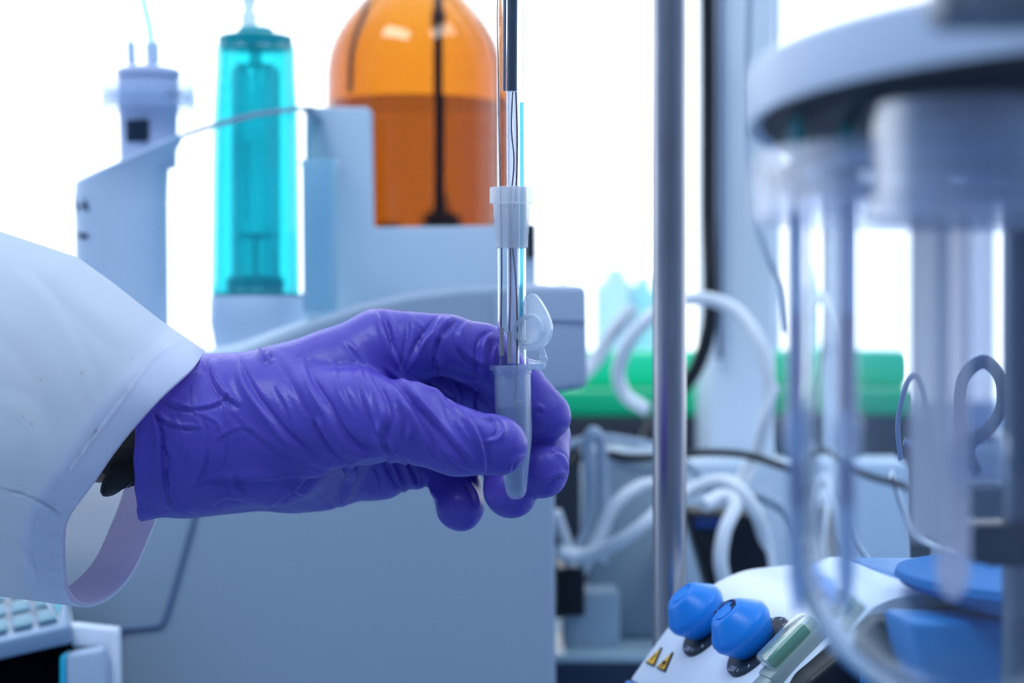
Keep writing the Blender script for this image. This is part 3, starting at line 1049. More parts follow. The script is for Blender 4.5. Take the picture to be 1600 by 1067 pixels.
# ---------------------------------------------------------------- hotplate stirrer
def hotplate():
    e1 = Vector((0.252, -0.968, 0)).normalized()
    hh = Vector((0.968, 0.252, 0)).normalized()
    A0 = Vector((X(1035, 0.66), 0.66, 0))
    t = empty('hotplate_stirrer', Vector((0.15, 0.60, BZ)), 'white and blue hotplate stirrer with a sloped control panel, standing beside the stand rod', 'hotplate stirrer')
    prof = [(-.036, -.160), (-.0235, -.133), (-.0165, -.119), (-.0110, -.1115), (-.0055, -.1043), (.0023, -.0945), (.0100, -.0872), (.0173, -.0814), (.028, -.0770), (.040, -.0757), (.058, -.0752), (.15, -.075)]

    def pt(u, s, z): return A0 + e1 * u + hh * s + Vector((0, 0, z))
    pv_ = catmull([Vector((a, b, 0)) for a, b in prof], 6)

    def zof(s):
        for i in range(len(pv_) - 1):
            if pv_[i].x <= s <= pv_[i + 1].x:
                k = (s - pv_[i].x) / (pv_[i + 1].x - pv_[i].x + 1e-9)
                z = pv_[i].y + (pv_[i + 1].y - pv_[i].y) * k
                tg = (pv_[i + 1] - pv_[i]).normalized()
                return z, tg
        return prof[-1][1], Vector((1, 0, 0))
    LEN = 0.106
    # upper white shell
    up = [p for p in pv_ if -.0112 <= p.x <= 0.050]
    poly = [pt(0, p.x, p.y) for p in up] + [pt(0, .050, -.112), pt(0, -.0105, -.112)]
    mb = MB(); mb.prism(poly, e1 * LEN, bev=0.0025, seg=3)
    mb.build('panel', M_panel, t, ang=30)
    mb = MB(); mb.prism([pt(0, .0505, -.0752), pt(0, .21, -.0752), pt(0, .21, -.112), pt(0, .0505, -.112)], e1 * (LEN + 0.012), bev=0.003, seg=3)
    mb.prism([pt(.1225, .014, -.078), pt(.1225, .21, -.078), pt(.1225, .21, -.112), pt(.1225, .014, -.112)], e1 * 0.026, bev=0.003, seg=3)
    mb.build('top_housing', M_bluebody, t, ang=30)
    mb = MB(); mb.prism([pt(LEN + 0.0005, -.009, -.110), pt(LEN + 0.0005, .002, -.0925), pt(LEN + 0.0005, .013, -.0845), pt(LEN + 0.0005, .050, -.0785), pt(LEN + 0.0005, .050, -.110)], e1 * 0.012, bev=0.002)
    mb.build('side_cover', M_black, t)
    # blue body under it
    lo_ = [p for p in pv_ if p.x < -.0105]
    poly = [pt(-0.001, p.x - 0.0012, p.y) for p in lo_] + [pt(-0.001, -.0105, -.1125), pt(-0.001, .21, -.1125), pt(-0.001, .21, BZ + 0.006), pt(-0.001, -.034, BZ + 0.006)]
    mb = MB(); mb.prism(poly, e1 * (LEN + 0.002), bev=0.002, seg=3)
    mb.build('base', M_bluebody, t, ang=30)
    ln = MB()
    z_, _ = zof(-.0125)
    ln.tube([pt(0.002, -.0152, -.1170), pt(LEN - 0.002, -.0152, -.1170)], 0.0006, n=8, sub=1)
    ln.build('trim_line', mat('pale_blue_trim', (0.45, 0.75, 0.95), 0.4), t)
    # feet
    for u in (0.015, LEN - 0.010):
        for s in (-.01, .18):
            q = MB(); q.lathe([(0.007, 0), (0.007, 0.008)], Matrix.Translation(Vector((0, 0, BZ)) + pt(u, s, 0)), n=16)
            q.build('foot', M_black, t)
    # round heating plate
    c = Vector((0.176, 0.560, 0))
    mb = MB()
    mb.lathe([(0.058, -.0765), (0.060, -.0745), (0.070, -.0715), (0.0725, -.0690), (0.0715, -.0665), (0.068, -.0660), (0.065, -.0675), (0.001, -.0675)], Matrix.Translation(c), n=96)
    mb.build('heating_plate', mat('plate_blue', (0.012, 0.15, 0.42), 0.75, spec=0.15, var=0.1, vscale=20), t)
    # knobs with black dial plates
    for k, (u, s) in enumerate(((0.0305, 0.0060), (0.0700, 0.0060))):
        z, tg = zof(s)
        tdir = (hh * tg.x + Vector((0, 0, tg.y))).normalized()
        nn = e1.cross(tdir)
        if nn.z < 0: nn = -nn
        o = pt(u, s, z)
        Mk = axis_matrix(o, nn, e1)
        dm = MB(); dm.lathe([(0.0118, -0.0045), (0.0118, 0.0002), (0.0114, 0.0007), (0.001, 0.0007)], Mk, n=56)
        dial = dm.build('dial', M_dark, t)
        # scale ticks and OFF
        tk = MB()
        R3 = Mk.to_3x3()
        for j in range(11):
            a = math.radians(-70 + j * 26)
            dirv = R3 @ Vector((math.cos(a), math.sin(a), 0))
            tk.tube([o + dirv * 0.0101 + nn * 0.0008, o + dirv * 0.0112 + nn * 0.0008], 0.00012, n=6, sub=1)
        tk.build('scale_marks', M_white, dial)
        cu = bpy.data.curves.new('off_text', 'FONT')
        cu.body = 'OFF'; cu.size = 0.0026; cu.align_x = 'CENTER'; cu.align_y = 'CENTER'; cu.extrude = 0.00005
        to = bpy.data.objects.new('off_text', cu)
        tm = bpy.data.meshes.new_from_object(to)
        bpy.data.objects.remove(to)
        Mt = axis_matrix(o - tdir * 0.0104 + nn * 0.0009, nn, e1)
        tm.transform(Mt)
        link('off_lettering', tm, M_white, dial, smooth=False)
        kb = MB()
        kp = [(0.0062, 0.0010), (0.0070, 0.0013), (0.0098, 0.0070), (0.0101, 0.0077), (0.0101, 0.0096), (0.0096, 0.0106), (0.0060, 0.0153), (0.0052, 0.0160),
              (0.0042, 0.0162), (0.0040, 0.0158), (0.0036, 0.0158), (0.0034, 0.0163), (0.001, 0.0164)]
        kb.lathe([(r_, z_ * 0.93) for r_, z_ in kp], Mk, n=64)
        ko = kb.build('knob', M_blue, t, ang=60)
        tag(ko, 'blue rubber knob with a marker scrawl on its cap' if k else 'blue rubber knob with an embossed ring on its cap')
        if k == 1:
            sc = MB()
            pl = [(-0.0042, -0.0005), (-0.0040, 0.0022), (-0.0020, 0.0036), (0.0006, 0.0040), (0.0012, 0.0020), (0.0026, 0.0034), (0.0036, 0.0012)]
            hts = [0.0172 if math.hypot(a, b) < 0.0044 else 0.0168 for a, b in pl]
            sc.tube([Mk @ Vector((a, b, 0.01655 * 0.93 - max(0, math.hypot(a, b) - 0.0048) * 1.4)) for a, b in pl], 0.00022, n=6)
            sc.tube([Mk @ Vector((-0.0046, -0.0012, 0.0154)), Mk @ Vector((-0.0060, -0.0030, 0.0141))], 0.00025, n=6, sub=1)
            sc.build('marker_scrawl', mat('marker_ink', (0.01, 0.01, 0.05), 0.5), ko)
    # warning triangles
    for k, u in enumerate((0.0075, 0.0185)):
        s = -.0052
        z, tg = zof(s)
        tdir = (hh * tg.x + Vector((0, 0, tg.y))).normalized()
        nn = e1.cross(tdir)
        if nn.z < 0: nn = -nn
        o = pt(u, s, z) + nn * 0.0004
        for (sz, mm, hgt, nm) in ((0.0048, M_black, 0.0003, 'warning_sign'),):
            T = [o + tdir * sz * 0.95, o - tdir * sz * 0.5 - e1 * sz * 0.86, o - tdir * sz * 0.5 + e1 * sz * 0.86]
            q = MB(); q.prism([p - nn * 0.0004 for p in T], nn * 0.0006)
            sign = q.build(nm, mm, t)
        sz = 0.0038
        T = [o + tdir * sz * 0.95, o - tdir * sz * 0.5 - e1 * sz * 0.86, o - tdir * sz * 0.5 + e1 * sz * 0.86]
        q = MB(); q.prism(T, nn * 0.0004)
        q.build('warning_face', mat('warning_yellow', (0.85, 0.48, 0.02), 0.5), sign)
        q = MB()
        if k == 0:
            q.tube([o + tdir * 0.0016 + nn * .0005, o + nn * .0005 + e1 * 0.0004, o + nn * .0005 - e1 * 0.0003, o - tdir * 0.0012 + nn * .0005], 0.00025, n=6, sub=1)
        else:
            for g_ in (-0.0010, 0, 0.0010):
                q.tube([o + e1 * g_ + tdir * 0.0008 + nn * .0005, o + e1 * (g_ + 0.0003) + nn * .0005, o + e1 * g_ - tdir * 0.0006 + nn * .0005], 0.0002, n=6, sub=1)
            q.tube([o - e1 * 0.0016 - tdir * 0.0012 + nn * .0005, o + e1 * 0.0016 - tdir * 0.0012 + nn * .0005], 0.0002, n=6, sub=1)
        q.build('symbol', M_black, sign)
    # clear covered green rocker switch
    u = 0.0975; s = 0.0070
    z, tg = zof(s)
    tdir = (hh * tg.x + Vector((0, 0, tg.y))).normalized()
    nn = e1.cross(tdir)
    if nn.z < 0: nn = -nn
    R = Matrix((e1, tdir, nn)).transposed().to_4x4()
    o = pt(u, s, z)
    q = MB(); q.box(o + nn * 0.0012, (0.0105, 0.022, 0.0045), R, bev=0.0012)
    q.box(o + nn * 0.0008 - tdir * 0.0125 , (0.0095, 0.006, 0.0036), R, bev=0.001)
    sw = q.build('power_switch', mat('switch_housing', (0.30, 0.36, 0.36), 0.2), t)
    q = MB(); q.box(o + nn * 0.0046, (0.0062, 0.0150, 0.0040), R, bev=0.001)
    q.build('rocker', mat('green_rocker', (0.01, 0.28, 0.13), 0.25), sw)
    q = MB(); q.box(o + nn * 0.0052 + tdir * 0.001, (0.0102, 0.019, 0.0052), R, bev=0.0015)
    q.build('splash_cover', clear_mat('switch_cover', (0.85, 0.95, 0.92), 0.72, 0.15, 0.15, diff=(0.7, 0.8, 0.8)), sw)


hotplate()


# ---------------------------------------------------------------- titrator with burette drive, shelf and bottle bay
def titrator():
    d = 0.80
    t = empty('titrator', Vector((X(520, 0.88), 0.88, BZ)), 'large grey bench titrator filling the picture behind the gloved hand', 'titrator')
    poly = [(186, 1218), (186, 990), (112, 984), (100, 930), (150, 700), (240, 610), (370, 551), (430, 523), (490, 498), (560, 474), (640, 457),
            (720, 447.5), (800, 444), (865, 443), (869, 1215)]
    mb = MB()
    bz = BZ + 0.003
    P3 = [P(a, b, d) for a, b in poly]
    for p in P3:
        if p.z < -0.17: p.z = bz
    mb.prism(P3, Vector((0, 0.13, 0)), bev=0.004, seg=4)
    mb.build('housing', M_grey, t, ang=30)
    # drive unit on the right
    mb = MB()
    mb.prism([P(770, 444, d - 0.002), P(916, 446, d - 0.002), P(918, 606, d - 0.002), P(862, 614, d - 0.002), P(770, 614, d - 0.002)], Vector((0, 0.10, 0)), bev=0.003)
    mb.prism([P(843, 497, d - 0.003), P(917, 500, d - 0.003), P(917, 502, d - 0.003), P(843, 499, d - 0.003)], Vector((0, 0.002, 0)))
    mb.build('drive_unit', mat('drive_plastic', (0.40, 0.48, 0.60), 0.45), t, ang=30)
    # panel gap lines on the front
    g = MB()
    pts = [P(330, 700, d - 0.0005), P(306, 800, d - 0.0005), P(281, 890, d - 0.0005), P(262, 955, d - 0.0005), P(252, 974, d - 0.0005), P(232, 979, d - 0.0005), P(112, 988, d - 0.0005)]
    g.tube(pts, 0.0011, n=8, sub=4)
    g.build('panel_gap', mat('gap_grey', (0.13, 0.19, 0.32), 0.6), t)
    # top shelf surface (glossy, pale) sloping down to the left
    tp = MB()
    ptsL = [(150, 640), (240, 592), (330, 552), (372, 534), (430, 512), (490, 490), (560, 468), (640, 452), (720, 445), (800, 442)]
    # bottle bay: L-shaped front with the bottle cut-out, side wall
    db = 0.905
    bay = [(476, 167), (574, 167), (580, 172), (583, 355), (832, 352), (834, 452), (835, 560), (476, 560)]
    mb = MB(); mb.prism([P(a, b, db) for a, b in bay], Vector((0, 0.012, 0)), bev=0.0022, seg=3)
    mb.prism([P(476, 167, db + 0.012), P(489, 167, db + 0.012), P(489, 560, db + 0.012), P(476, 560, db + 0.012)], Vector((0, 0.10, 0)), bev=0.0015)
    mb.prism([P(838, 352, db + 0.008), P(838, 560, db + 0.008), P(827, 560, db + 0.008), P(827, 352, db + 0.008)], Vector((0, 0.10, 0)), bev=0.001)
    mb.build('bottle_bay', mat('bay_plastic', (0.58, 0.70, 0.82), 0.4), t, ang=30)  # whitish plastic, lightened further to carry the window bloom
    q = MB(); q.box(P(829, 377, db - 0.004), (0.004, 0.010, 0.0155), bev=0.0008)
    q.build('bay_latch', M_black, t)
    # bay floor the bottle stands on
    q = MB(); q.box((X(650, 0.965), 0.962, Z(478, 0.965)), (0.105, 0.10, 0.010), bev=0.002)
    q.box((X(650, 0.965), 0.958, (Z(478, .965) + bz) / 2 ), (0.095, 0.09, Z(478, .965) - bz - 0.004), bev=0.002)
    q.build('bottle_shelf', M_grey, t)
    # thin shelf arm reaching to the left column
    q = MB()
    def plate(pts, back):
        n = len(pts)
        v = pts + [p + Vector(back) for p in pts]
        f = [tuple(range(n)), tuple(reversed(range(n, 2 * n)))] + [(i, (i + 1) % n, (i + 1) % n + n, i + n) for i in range(n)]
        q.add(v, f)
    plate([P(470, 172, 0.859), P(400, 181, 0.859), P(340, 197, 0.859), P(286, 214, 0.861), P(286, 207, 0.861), P(340, 190, 0.859), P(400, 174.5, 0.859), P(470, 166, 0.859)], (0, 0.0055, 0.0003))
    q.build('shelf_arm', M_grey, t)
    q = MB()
    q.prism([P(470, 166, 0.859), P(490, 165, 0.859), P(490, 172, 0.859), P(470, 172, 0.859)], Vector((0, 0.048, 0)), bev=0.0006)
    q.build('arm_bracket', M_grey, t)
    # left column with slanted top
    dc = 0.875
    q = MB()
    N = 64
    rings = []
    cx = X(196, dc)
    def ring(cx_, rx, ry, zf):
        out_ = []
        for i in range(N):
            an = 2 * math.pi * i / N
            x = cx_ + rx * math.cos(an); y = dc + ry * math.sin(an)
            out_.append(Vector((x, y, zf(math.cos(an), math.sin(an)))))
        return out_
    pxm = dc / F
    rx0 = 72 * pxm; ry = 0.020
    rings.append(ring(X(192, dc), rx0, ry, lambda c, s: Z(560, dc)))
    rings.append(ring(X(190, dc), rx0, ry, lambda c, s: Z(330, dc) + 0.004 * c))
    rings.append(ring(X(190, dc), 74 * pxm, ry, lambda c, s: Z(288, dc) + 0.008 * c))
    rings.append(ring(X(202, dc), 84 * pxm, ry * 1.05, lambda c, s: Z(254, dc) + 0.0105 * c + 0.0035 * s))
    rings.append(ring(X(204, dc), 86 * pxm, ry * 1.08, lambda c, s: Z(247, dc) + 0.0105 * c + 0.0035 * s))
    rings.append(ring(X(204, dc), 84 * pxm, ry * 1.05, lambda c, s: Z(244, dc) + 0.0105 * c + 0.0035 * s))
    v = []; f = []
    for r in rings: v += r
    for k in range(len(rings) - 1):
        for i in range(N):
            f.append((k * N + i, k * N + (i + 1) % N, (k + 1) * N + (i + 1) % N, (k + 1) * N + i))
    f.append(tuple(reversed(range(N)))); f.append(tuple((len(rings) - 1) * N + i for i in range(N)))
    q.add(v, f)
    colm = q.build('column', mat('column_plastic', (0.56, 0.68, 0.84), 0.4), t, ang=50)  # pale plastic with the window bloom lifted into its colour
    # printed marks on the column
    q = MB()
    def cyl(px, py):
        x = X(px, dc - 0.01); k = max(-0.98, min(0.98, (x - X(190, dc)) / (rx0)))
        return Vector((x, dc - ry * math.sqrt(1 - k * k) - 0.0004, Z(py, dc - 0.012)))
    for a, b in (((120, 312), (122, 330)), ((127, 322), (134, 322)), ((136, 312), (142, 330)), ((134, 325), (143, 322)), ((124, 366), (142, 368)), ((127, 371), (142, 371))):
        q.tube([cyl(*a), cyl(*b)], 0.0007, n=6, sub=1)
    q.build('printed_marks', mat('mark_ink', (0.02, 0.04, 0.12), 0.5), colm)
    # foot ring under the turquoise burette
    df = 0.885
    q = MB()
    M = Matrix.Translation(Vector((X(403, df), df, 0)))
    R_ = 75 * df / F
    q.lathe([(R_ * 0.9, Z(545, df)), (R_ * 0.96, Z(520, df)), (R_, Z(505, df)), (R_, Z(468, df)), (R_ * 0.97, Z(464, df)), (0.001, Z(464, df))], M, n=64, ell=0.9)
    q.build('burette_foot', mat('foot_plastic', (0.55, 0.68, 0.84), 0.4), t)  # also lightened for the bloom higher up the instrument
    # pale deck beneath
    q = MB()
    dk = [(120, 640), (250, 560), (372, 536), (470, 500), (560, 478), (560, 600), (120, 760)]
    q.prism([P(a, b, 0.862) for a, b in dk], Vector((0, 0.085, 0.0)), bev=0.003)
    q.build('deck', mat('deck_plastic', (0.78, 0.88, 0.94), 0.25), t, ang=30)


titrator()


def dosing_unit():
    d = 0.875
    c = Vector((X(232, d), d, 0))
    u = d / F
    M = Matrix.Translation(c)
    t = empty('dosing_unit', Vector((c.x, c.y, Z(240, d))), 'grey cylindrical dosing unit with black square, plugged into the slanted column', 'dosing unit')
    q = MB()
    q.lathe([(44 * u, Z(262, d)), (46 * u, Z(176, d)), (47.5 * u, Z(174, d)), (47.5 * u, Z(128, d)), (44 * u, Z(124, d)), (50 * u, Z(121, d)), (50.5 * u, Z(112, d)),
             (46 * u, Z(108, d)), (26 * u, Z(104, d)), (0.001, Z(104, d))], M, n=56)
    b = q.build('barrel', mat('dosing_plastic', (0.55, 0.62, 0.82), 0.4), t)
    q = MB(); yy = d - 46 * u
    q.box((X(215, yy), yy + 0.0014, Z(204, yy)), (35 * u, 0.004, 33 * u), Matrix.Rotation(-0.36, 4, 'Z'), bev=0.0004)
    q.build('sensor_square', mat('square_dark', (0.003, 0.02, 0.05), 0.4), b)
    q = MB(); q.box((X(268, yy), yy + 0.005, Z(143, yy)), (22 * u, 0.004, 5 * u), Matrix.Rotation(0.75, 4, 'Z'), bev=0.0003)
    q.build('latch_mark', mat('latch_dark', (0.08, 0.12, 0.25), 0.5), b)
    q = MB()
    q.lathe([(72 * u, Z(172, d)), (74 * u, Z(172, d)), (74 * u, Z(131, d)), (72 * u, Z(131, d))], M, n=56, close=True)
    q.lathe([(48 * u, Z(154, d)), (74 * u, Z(154, d)), (74 * u, Z(150, d)), (48 * u, Z(150, d))], M, n=56, close=True)
    q.build('clear_collar', clear_mat('collar_clear', (0.93, 0.96, 1), 0.78, 0.06, 0.1, diff=(0.8, 0.88, 1)), t)
    for (xb, xt, r, rt, cy) in ((206, 193, 7.5, 3.2, 1), (239, 222, 11, 6, 2)):
        q = MB()
        q.tube([P(xb + 1, 106, d), P(xb, 98, d), P(xb - 1, 74, d), P(xb - 2, 66, d)], [r * .5 * u, r * u, r * u, r * .8 * u], n=16, sub=3)
        cn = q.build('connector', mat('connector_plastic', (0.62, 0.76, 0.92), 0.35), t)
        q = MB()
        q.tube([P(xb - 1, 80, d), P(xb - 6, 40, d), P(xt, -10, d), P(xt - 8, -80, d)], rt * u, n=12)
        q.build('feed_tube', clear_mat('aqua_tubing', (0.62, 0.95, 0.97), 0.5, 0.1, 0.15, diff=(0.6, 0.92, 0.96)), cn)


dosing_unit()


def burette():
    d = 0.885
    u = d / F
    cx = X(399, d)
    c = Vector((cx, d, 0)); M = Matrix.Translation(c)
    zb = Z(464, d)
    t = empty('burette_unit', Vector((cx, d, zb)), 'tall transparent turquoise burette cylinder standing on the grey round foot', 'burette')
    m_sh = clear_mat('turquoise_clear', (0.42, 0.97, 0.98), 0.82, 0.08, 0.12, diff=(0.05, 0.80, 0.84), tl=(0.05, 0.88, 0.9))
    # fluted shell
    v = []; f = []
    N = 120
    lev = [(464, 67), (440, 67.5), (300, 66), (180, 64), (150, 62.5), (120, 61), (80, 60), (72, 60)]
    for li, (py, r) in enumerate(lev):
        for i in range(N):
            a = 2 * math.pi * i / N
            rr = r * (1 + 0.035 * math.cos(10 * a) ** 3)
            v.append(c + Vector((rr * u * math.cos(a), rr * u * math.sin(a) * 0.85, Z(py, d))))
    for k in range(len(lev) - 1):
        for i in range(N):
            f.append((k * N + i, k * N + (i + 1) % N, (k + 1) * N + (i + 1) % N, (k + 1) * N + i))
    q = MB(); q.add(v, f)
    sh = q.build('outer_shell', m_sh, t, ang=60)
    md = sh.modifiers.new('wall', 'SOLIDIFY'); md.thickness = 0.0012
    q = MB()
    q.lathe([(38 * u, Z(460, d)), (38 * u, Z(112, d)), (30 * u, Z(102, d)), (10 * u, Z(98, d)), (10 * u, Z(70, d)), (8 * u, Z(70, d)), (8 * u, Z(99, d)), (28 * u, Z(105, d)), (36 * u, Z(114, d)), (36 * u, Z(460, d))], M, n=48, close=True)
    q.build('glass_cylinder', clear_mat('burette_inner', (0.75, 0.97, 0.98), 0.75, 0.2, 0.05, diff=(0.7, 0.95, 0.98)), t)
    q = MB(); q.lathe([(35 * u, Z(372, d)), (35 * u, Z(366, d)), (0.001, Z(366, d)), (0.001, Z(372, d))], M, n=32)
    q.tube([c + Vector((0, 0, Z(372, d))), c + Vector((0, 0, Z(440, d)))], 4 * u, n=12, sub=1)
    q.build('piston', mat('piston_teal', (0.0, 0.45, 0.5), 0.4), t)
    q = MB(); q.lathe([(44 * u, Z(462, d)), (45 * u, Z(438, d)), (40 * u, Z(432, d)), (0.001, Z(432, d))], M, n=40)
    q.lathe([(66 * u, Z(464, d)), (66 * u, Z(458, d)), (0.001, Z(458, d))], M, n=56, ell=0.85)
    q.build('base_plug', mat('base_teal', (0.0, 0.26, 0.32), 0.4), t)
    q = MB(); q.lathe([(57 * u, Z(76, d)), (58 * u, Z(72, d)), (58 * u, Z(58, d)), (52 * u, Z(56, d)), (30 * u, Z(55, d)), (28 * u, Z(46, d)), (24 * u, Z(43, d)), (0.001, Z(43, d))], M, n=56, ell=0.9)
    q.build('cap', M_teal, t)
    q = MB(); q.lathe([(12 * u, Z(44, d)), (13 * u, Z(24, d)), (9 * u, Z(18, d)), (9 * u, Z(8, d)), (12 * u, Z(4, d)), (12 * u, Z(-20, d)), (6 * u, Z(-30, d)), (6 * u, Z(-80, d))], Matrix.Translation(c + Vector((-10 * u, 0, 0))), n=24)
    q.build('outlet_fitting', clear_mat('fitting_clear', (0.8, 0.92, 0.98), 0.4, 0.08, 0.2, diff=(0.75, 0.88, 0.96)), t)
    q = MB()
    for k in range(12):
        q.box((cx - 5 * u, d - 57.5 * u, Z(232 + k * 10, d)), (4 * u, 0.0004, (3.5 if k % 3 else 6) * u))
    q.build('printed_scale', mat('scale_teal_ink', (0.0, 0.25, 0.35), 0.5), sh)


burette()


def vial():
    d = 0.862; u = d / F
    c = P(502, 480, d)
    M = Matrix.Translation(Vector((c.x, d - 0.004, 0)))
    q = MB()
    q.lathe([(25 * u, Z(488, d)), (27 * u, Z(484, d)), (29 * u, Z(262, d)), (31 * u, Z(258, d)), (31 * u, Z(252, d)), (27.5 * u, Z(252, d)), (25.5 * u, Z(480, d)), (0.001, Z(482, d)), (0.001, Z(488, d))], M, n=40)
    o = q.build('measuring_tube', clear_mat('pale_aqua_plastic', (0.80, 0.95, 1.0), 0.45, 0.1, 0.15, diff=(0.62, 0.85, 0.95)), base=Vector((c.x, d - 0.004, Z(488, d))))
    tag(o, 'empty clear pale aqua tube standing between the turquoise burette and the amber bottle', 'tube')


vial()


def bottle():
    d = 0.965; u = d / F
    c = Vector((X(648, d), d, 0)); M = Matrix.Translation(c)
    z0 = Z(478, d) + 0.0052
    t = empty('reagent_bottle', Vector((c.x, c.y, z0)), 'brown amber glass reagent bottle standing in the grey cut-out bay', 'bottle')
    R = 139
    outer = [(R - 8, z0), (R - 1, z0 + 4 * u), (R, z0 + 14 * u), (R, Z(118, d)), (R - 3, Z(92, d)), (R - 10, Z(68, d)), (R - 22, Z(45, d)), (R - 38, Z(22, d)), (R - 58, Z(0, d)), (R - 78, Z(-22, d)),
             (R - 94, Z(-48, d)), (R - 98, Z(-70, d)), (R - 98, Z(-110, d))]
    inner = [(r - 6, z + (5 * u if i == 0 else 0)) for i, (r, z) in enumerate(outer)][::-1]
    prof = [(0.01, z0)] + outer + inner + [(0.01, z0 + 6 * u)]
    prof = [(r * u, z) for r, z in prof]
    q = MB(); q.lathe(prof, M, n=96, close=True)
    va = M_amber.node_tree.nodes.new('ShaderNodeVolumeAbsorption')
    va.inputs['Color'].default_value = (0.84, 0.62, 0.0, 1)
    va.inputs['Density'].default_value = 1300.0
    M_amber.node_tree.links.new(va.outputs[0], M_amber.node_tree.nodes['Material Output'].inputs['Volume'])
    q.build('glass_body', M_amber, t, ang=60)
    # liquid up to the shoulder line
    q = MB()
    q.lathe([(0.001, z0 + 8 * u), ((R - 10) * u, z0 + 8 * u), ((R - 7.5) * u, z0 + 16 * u), ((R - 7.5) * u, Z(163, d)), (0.001, Z(163, d))], M, n=96)
    q.build('liquid', mat('amber_liquid', (0.46, 0.33, 0.4), 0.0, trans=1.0, ior=1.08), t)
    q = MB(); q.tube([c + Vector((38 * u, -0.004, Z(-110, d))), c + Vector((37 * u, -0.004, Z(100, d))), c + Vector((36 * u, -0.004, Z(440, d)))], 7.5 * u, n=14)
    q.tube([c + Vector((37.6 * u, -0.004, Z(22, d))), c + Vector((37.4 * u, -0.004, Z(48, d)))], 11 * u, n=14, sub=1)
    q.build('dip_tube', mat('dark_tube', (0.10, 0.04, 0.02), 0.5), t)
    q = MB(); q.tube([c + Vector((-60 * u, -0.01, Z(-60, d))), c + Vector((-72 * u, -0.012, Z(20, d))), c + Vector((-92 * u, -0.014, Z(80, d))), c + Vector((-97 * u, -0.014, Z(150, d)))], 4 * u, n=10)
    q.build('return_tube', MATS['dark_tube'], t)


bottle()


def reflection_bodies():  # dark bodies added behind the bottle to stand in for its dark reflections
    for k, (px, py, r, hat) in enumerate(((672, 300, 17, 6), (722, 306, 20, 9), (622, 335, 24, 8))):
        d = 1.12; u = d / F
        base = Vector((X(px, d), d + 0.02 * k, BZ))
        top = Z(py, d) - BZ
        q = MB()
        q.lathe([(r * .95 * u, 0), (r * u, 0.002), (r * u, top - 40 * u), (r * .9 * u, top - 30 * u), (hat * u, top - 22 * u), (hat * u, top)], Matrix.Translation(base), n=28)
        o = q.build('dark_reflection_body', mat('reflection_dark', (0.03, 0.03, 0.04), 0.35), base=base)
        tag(o, ('thin-necked', 'wider', 'shortest')[k] + ' dark body added behind the amber bottle for its dark reflections', 'flask', 'dark stand-ins for reflections in the amber bottle')


reflection_bodies()


# ---------------------------------------------------------------- lower left: keypad, bracket, paper
def keypad():
    t = empty('keypad', P(20, 990, 0.73), 'pale keypad terminal at the lower left below the coat sleeve', 'keypad')
    a, b, c_, dd = P(-170, 1040, 0.70), P(110, 977, 0.735), P(104, 930, 0.79), P(-160, 930, 0.79)
    nn = (b - a).cross(dd - a).normalized()
    q = MB(); q.prism([a, b, c_, dd], -nn * 0.007, bev=0.0012)
    q.build('terminal_body', mat('keypad_grey', (0.22, 0.33, 0.48), 0.4), t)
    ex = (b - a); ey = (dd - a)
    for i in range(6):
        for j in range(4):
            o = a + ex * (0.10 + i * 0.145) + ey * (0.10 + j * 0.22)
            q = MB()
            q.prism([o, o + ex * 0.11, o + ex * 0.11 + ey * 0.15, o + ey * 0.15], nn * 0.0015, bev=0.0004)
            q.build('key', mat('key_aqua', (0.18, 0.34, 0.42), 0.6), t)
    # dark stand under it, widened to block the bright window reflection on the bench
    q = MB(); q.box((X(-60, 0.77), 0.768, (BZ - 0.1175) / 2), (0.105, 0.04, -0.1175 - BZ), bev=0.002)
    q.build('stand', mat('matte_black', (0.004, 0.005, 0.008), 1.0, spec=0.0), t)


keypad()


def bracket():
    d = 0.745
    t = empty('cable_bracket', Vector((X(140, d), d, BZ)), 'white angled bracket holding a grey block with a turquoise edge, bottom left corner', 'bracket')
    q = MB()
    q.prism([P(109, 975, d), P(184, 983, d), P(186, 1210, d), P(176, 1210, d), P(163, 1012, d), P(112, 1012, d)], Vector((0, 0.008, 0)), bev=0.0012)
    q.build('arm', M_white, t)
    q = MB(); q.prism([P(102, 1022, d - 0.012), P(160, 1013, d - 0.012), P(166, 1215, d - 0.012), P(104, 1215, d - 0.012)], Vector((0, 0.011, 0)), bev=0.002)
    q.build('block', mat('block_grey', (0.42, 0.52, 0.66), 0.45), t)
    q = MB(); q.prism([P(93, 1026, d - 0.011), P(102, 1021, d - 0.011), P(104, 1215, d - 0.011), P(92, 1215, d - 0.011)], Vector((0, 0.010, 0)), bev=0.001)
    q.build('edge_strip', mat('cyan_strip', (0.02, 0.55, 0.80), 0.35), t)


bracket()


def paper():
    q = MB()
    th = Vector((0, 0.0006, 0))
    q.prism([P(20, 880, 0.66), P(110, 890, 0.66), P(100, 945, 0.645), P(92, 972, 0.64), P(62, 930, 0.65), P(52, 938, 0.65), P(40, 939, 0.65), P(30, 930, 0.652), P(22, 915, 0.656)], th)
    t = q.build('wipe_tissue', mat('tissue_white', (0.90, 0.95, 0.97), 0.9), base=P(60, 930, 0.65))
    tag(t, 'corner of a white tissue peeking out under the coat sleeve', 'tissue')
    q = MB()
    q.prism([P(80, 932, 0.6485), P(99, 944, 0.6435), P(91, 958, 0.6410)], Vector((0, -0.0005, 0)))
    q.build('folded_corner', mat('aqua_paper', (0.35, 0.80, 0.88), 0.8), t)


paper()


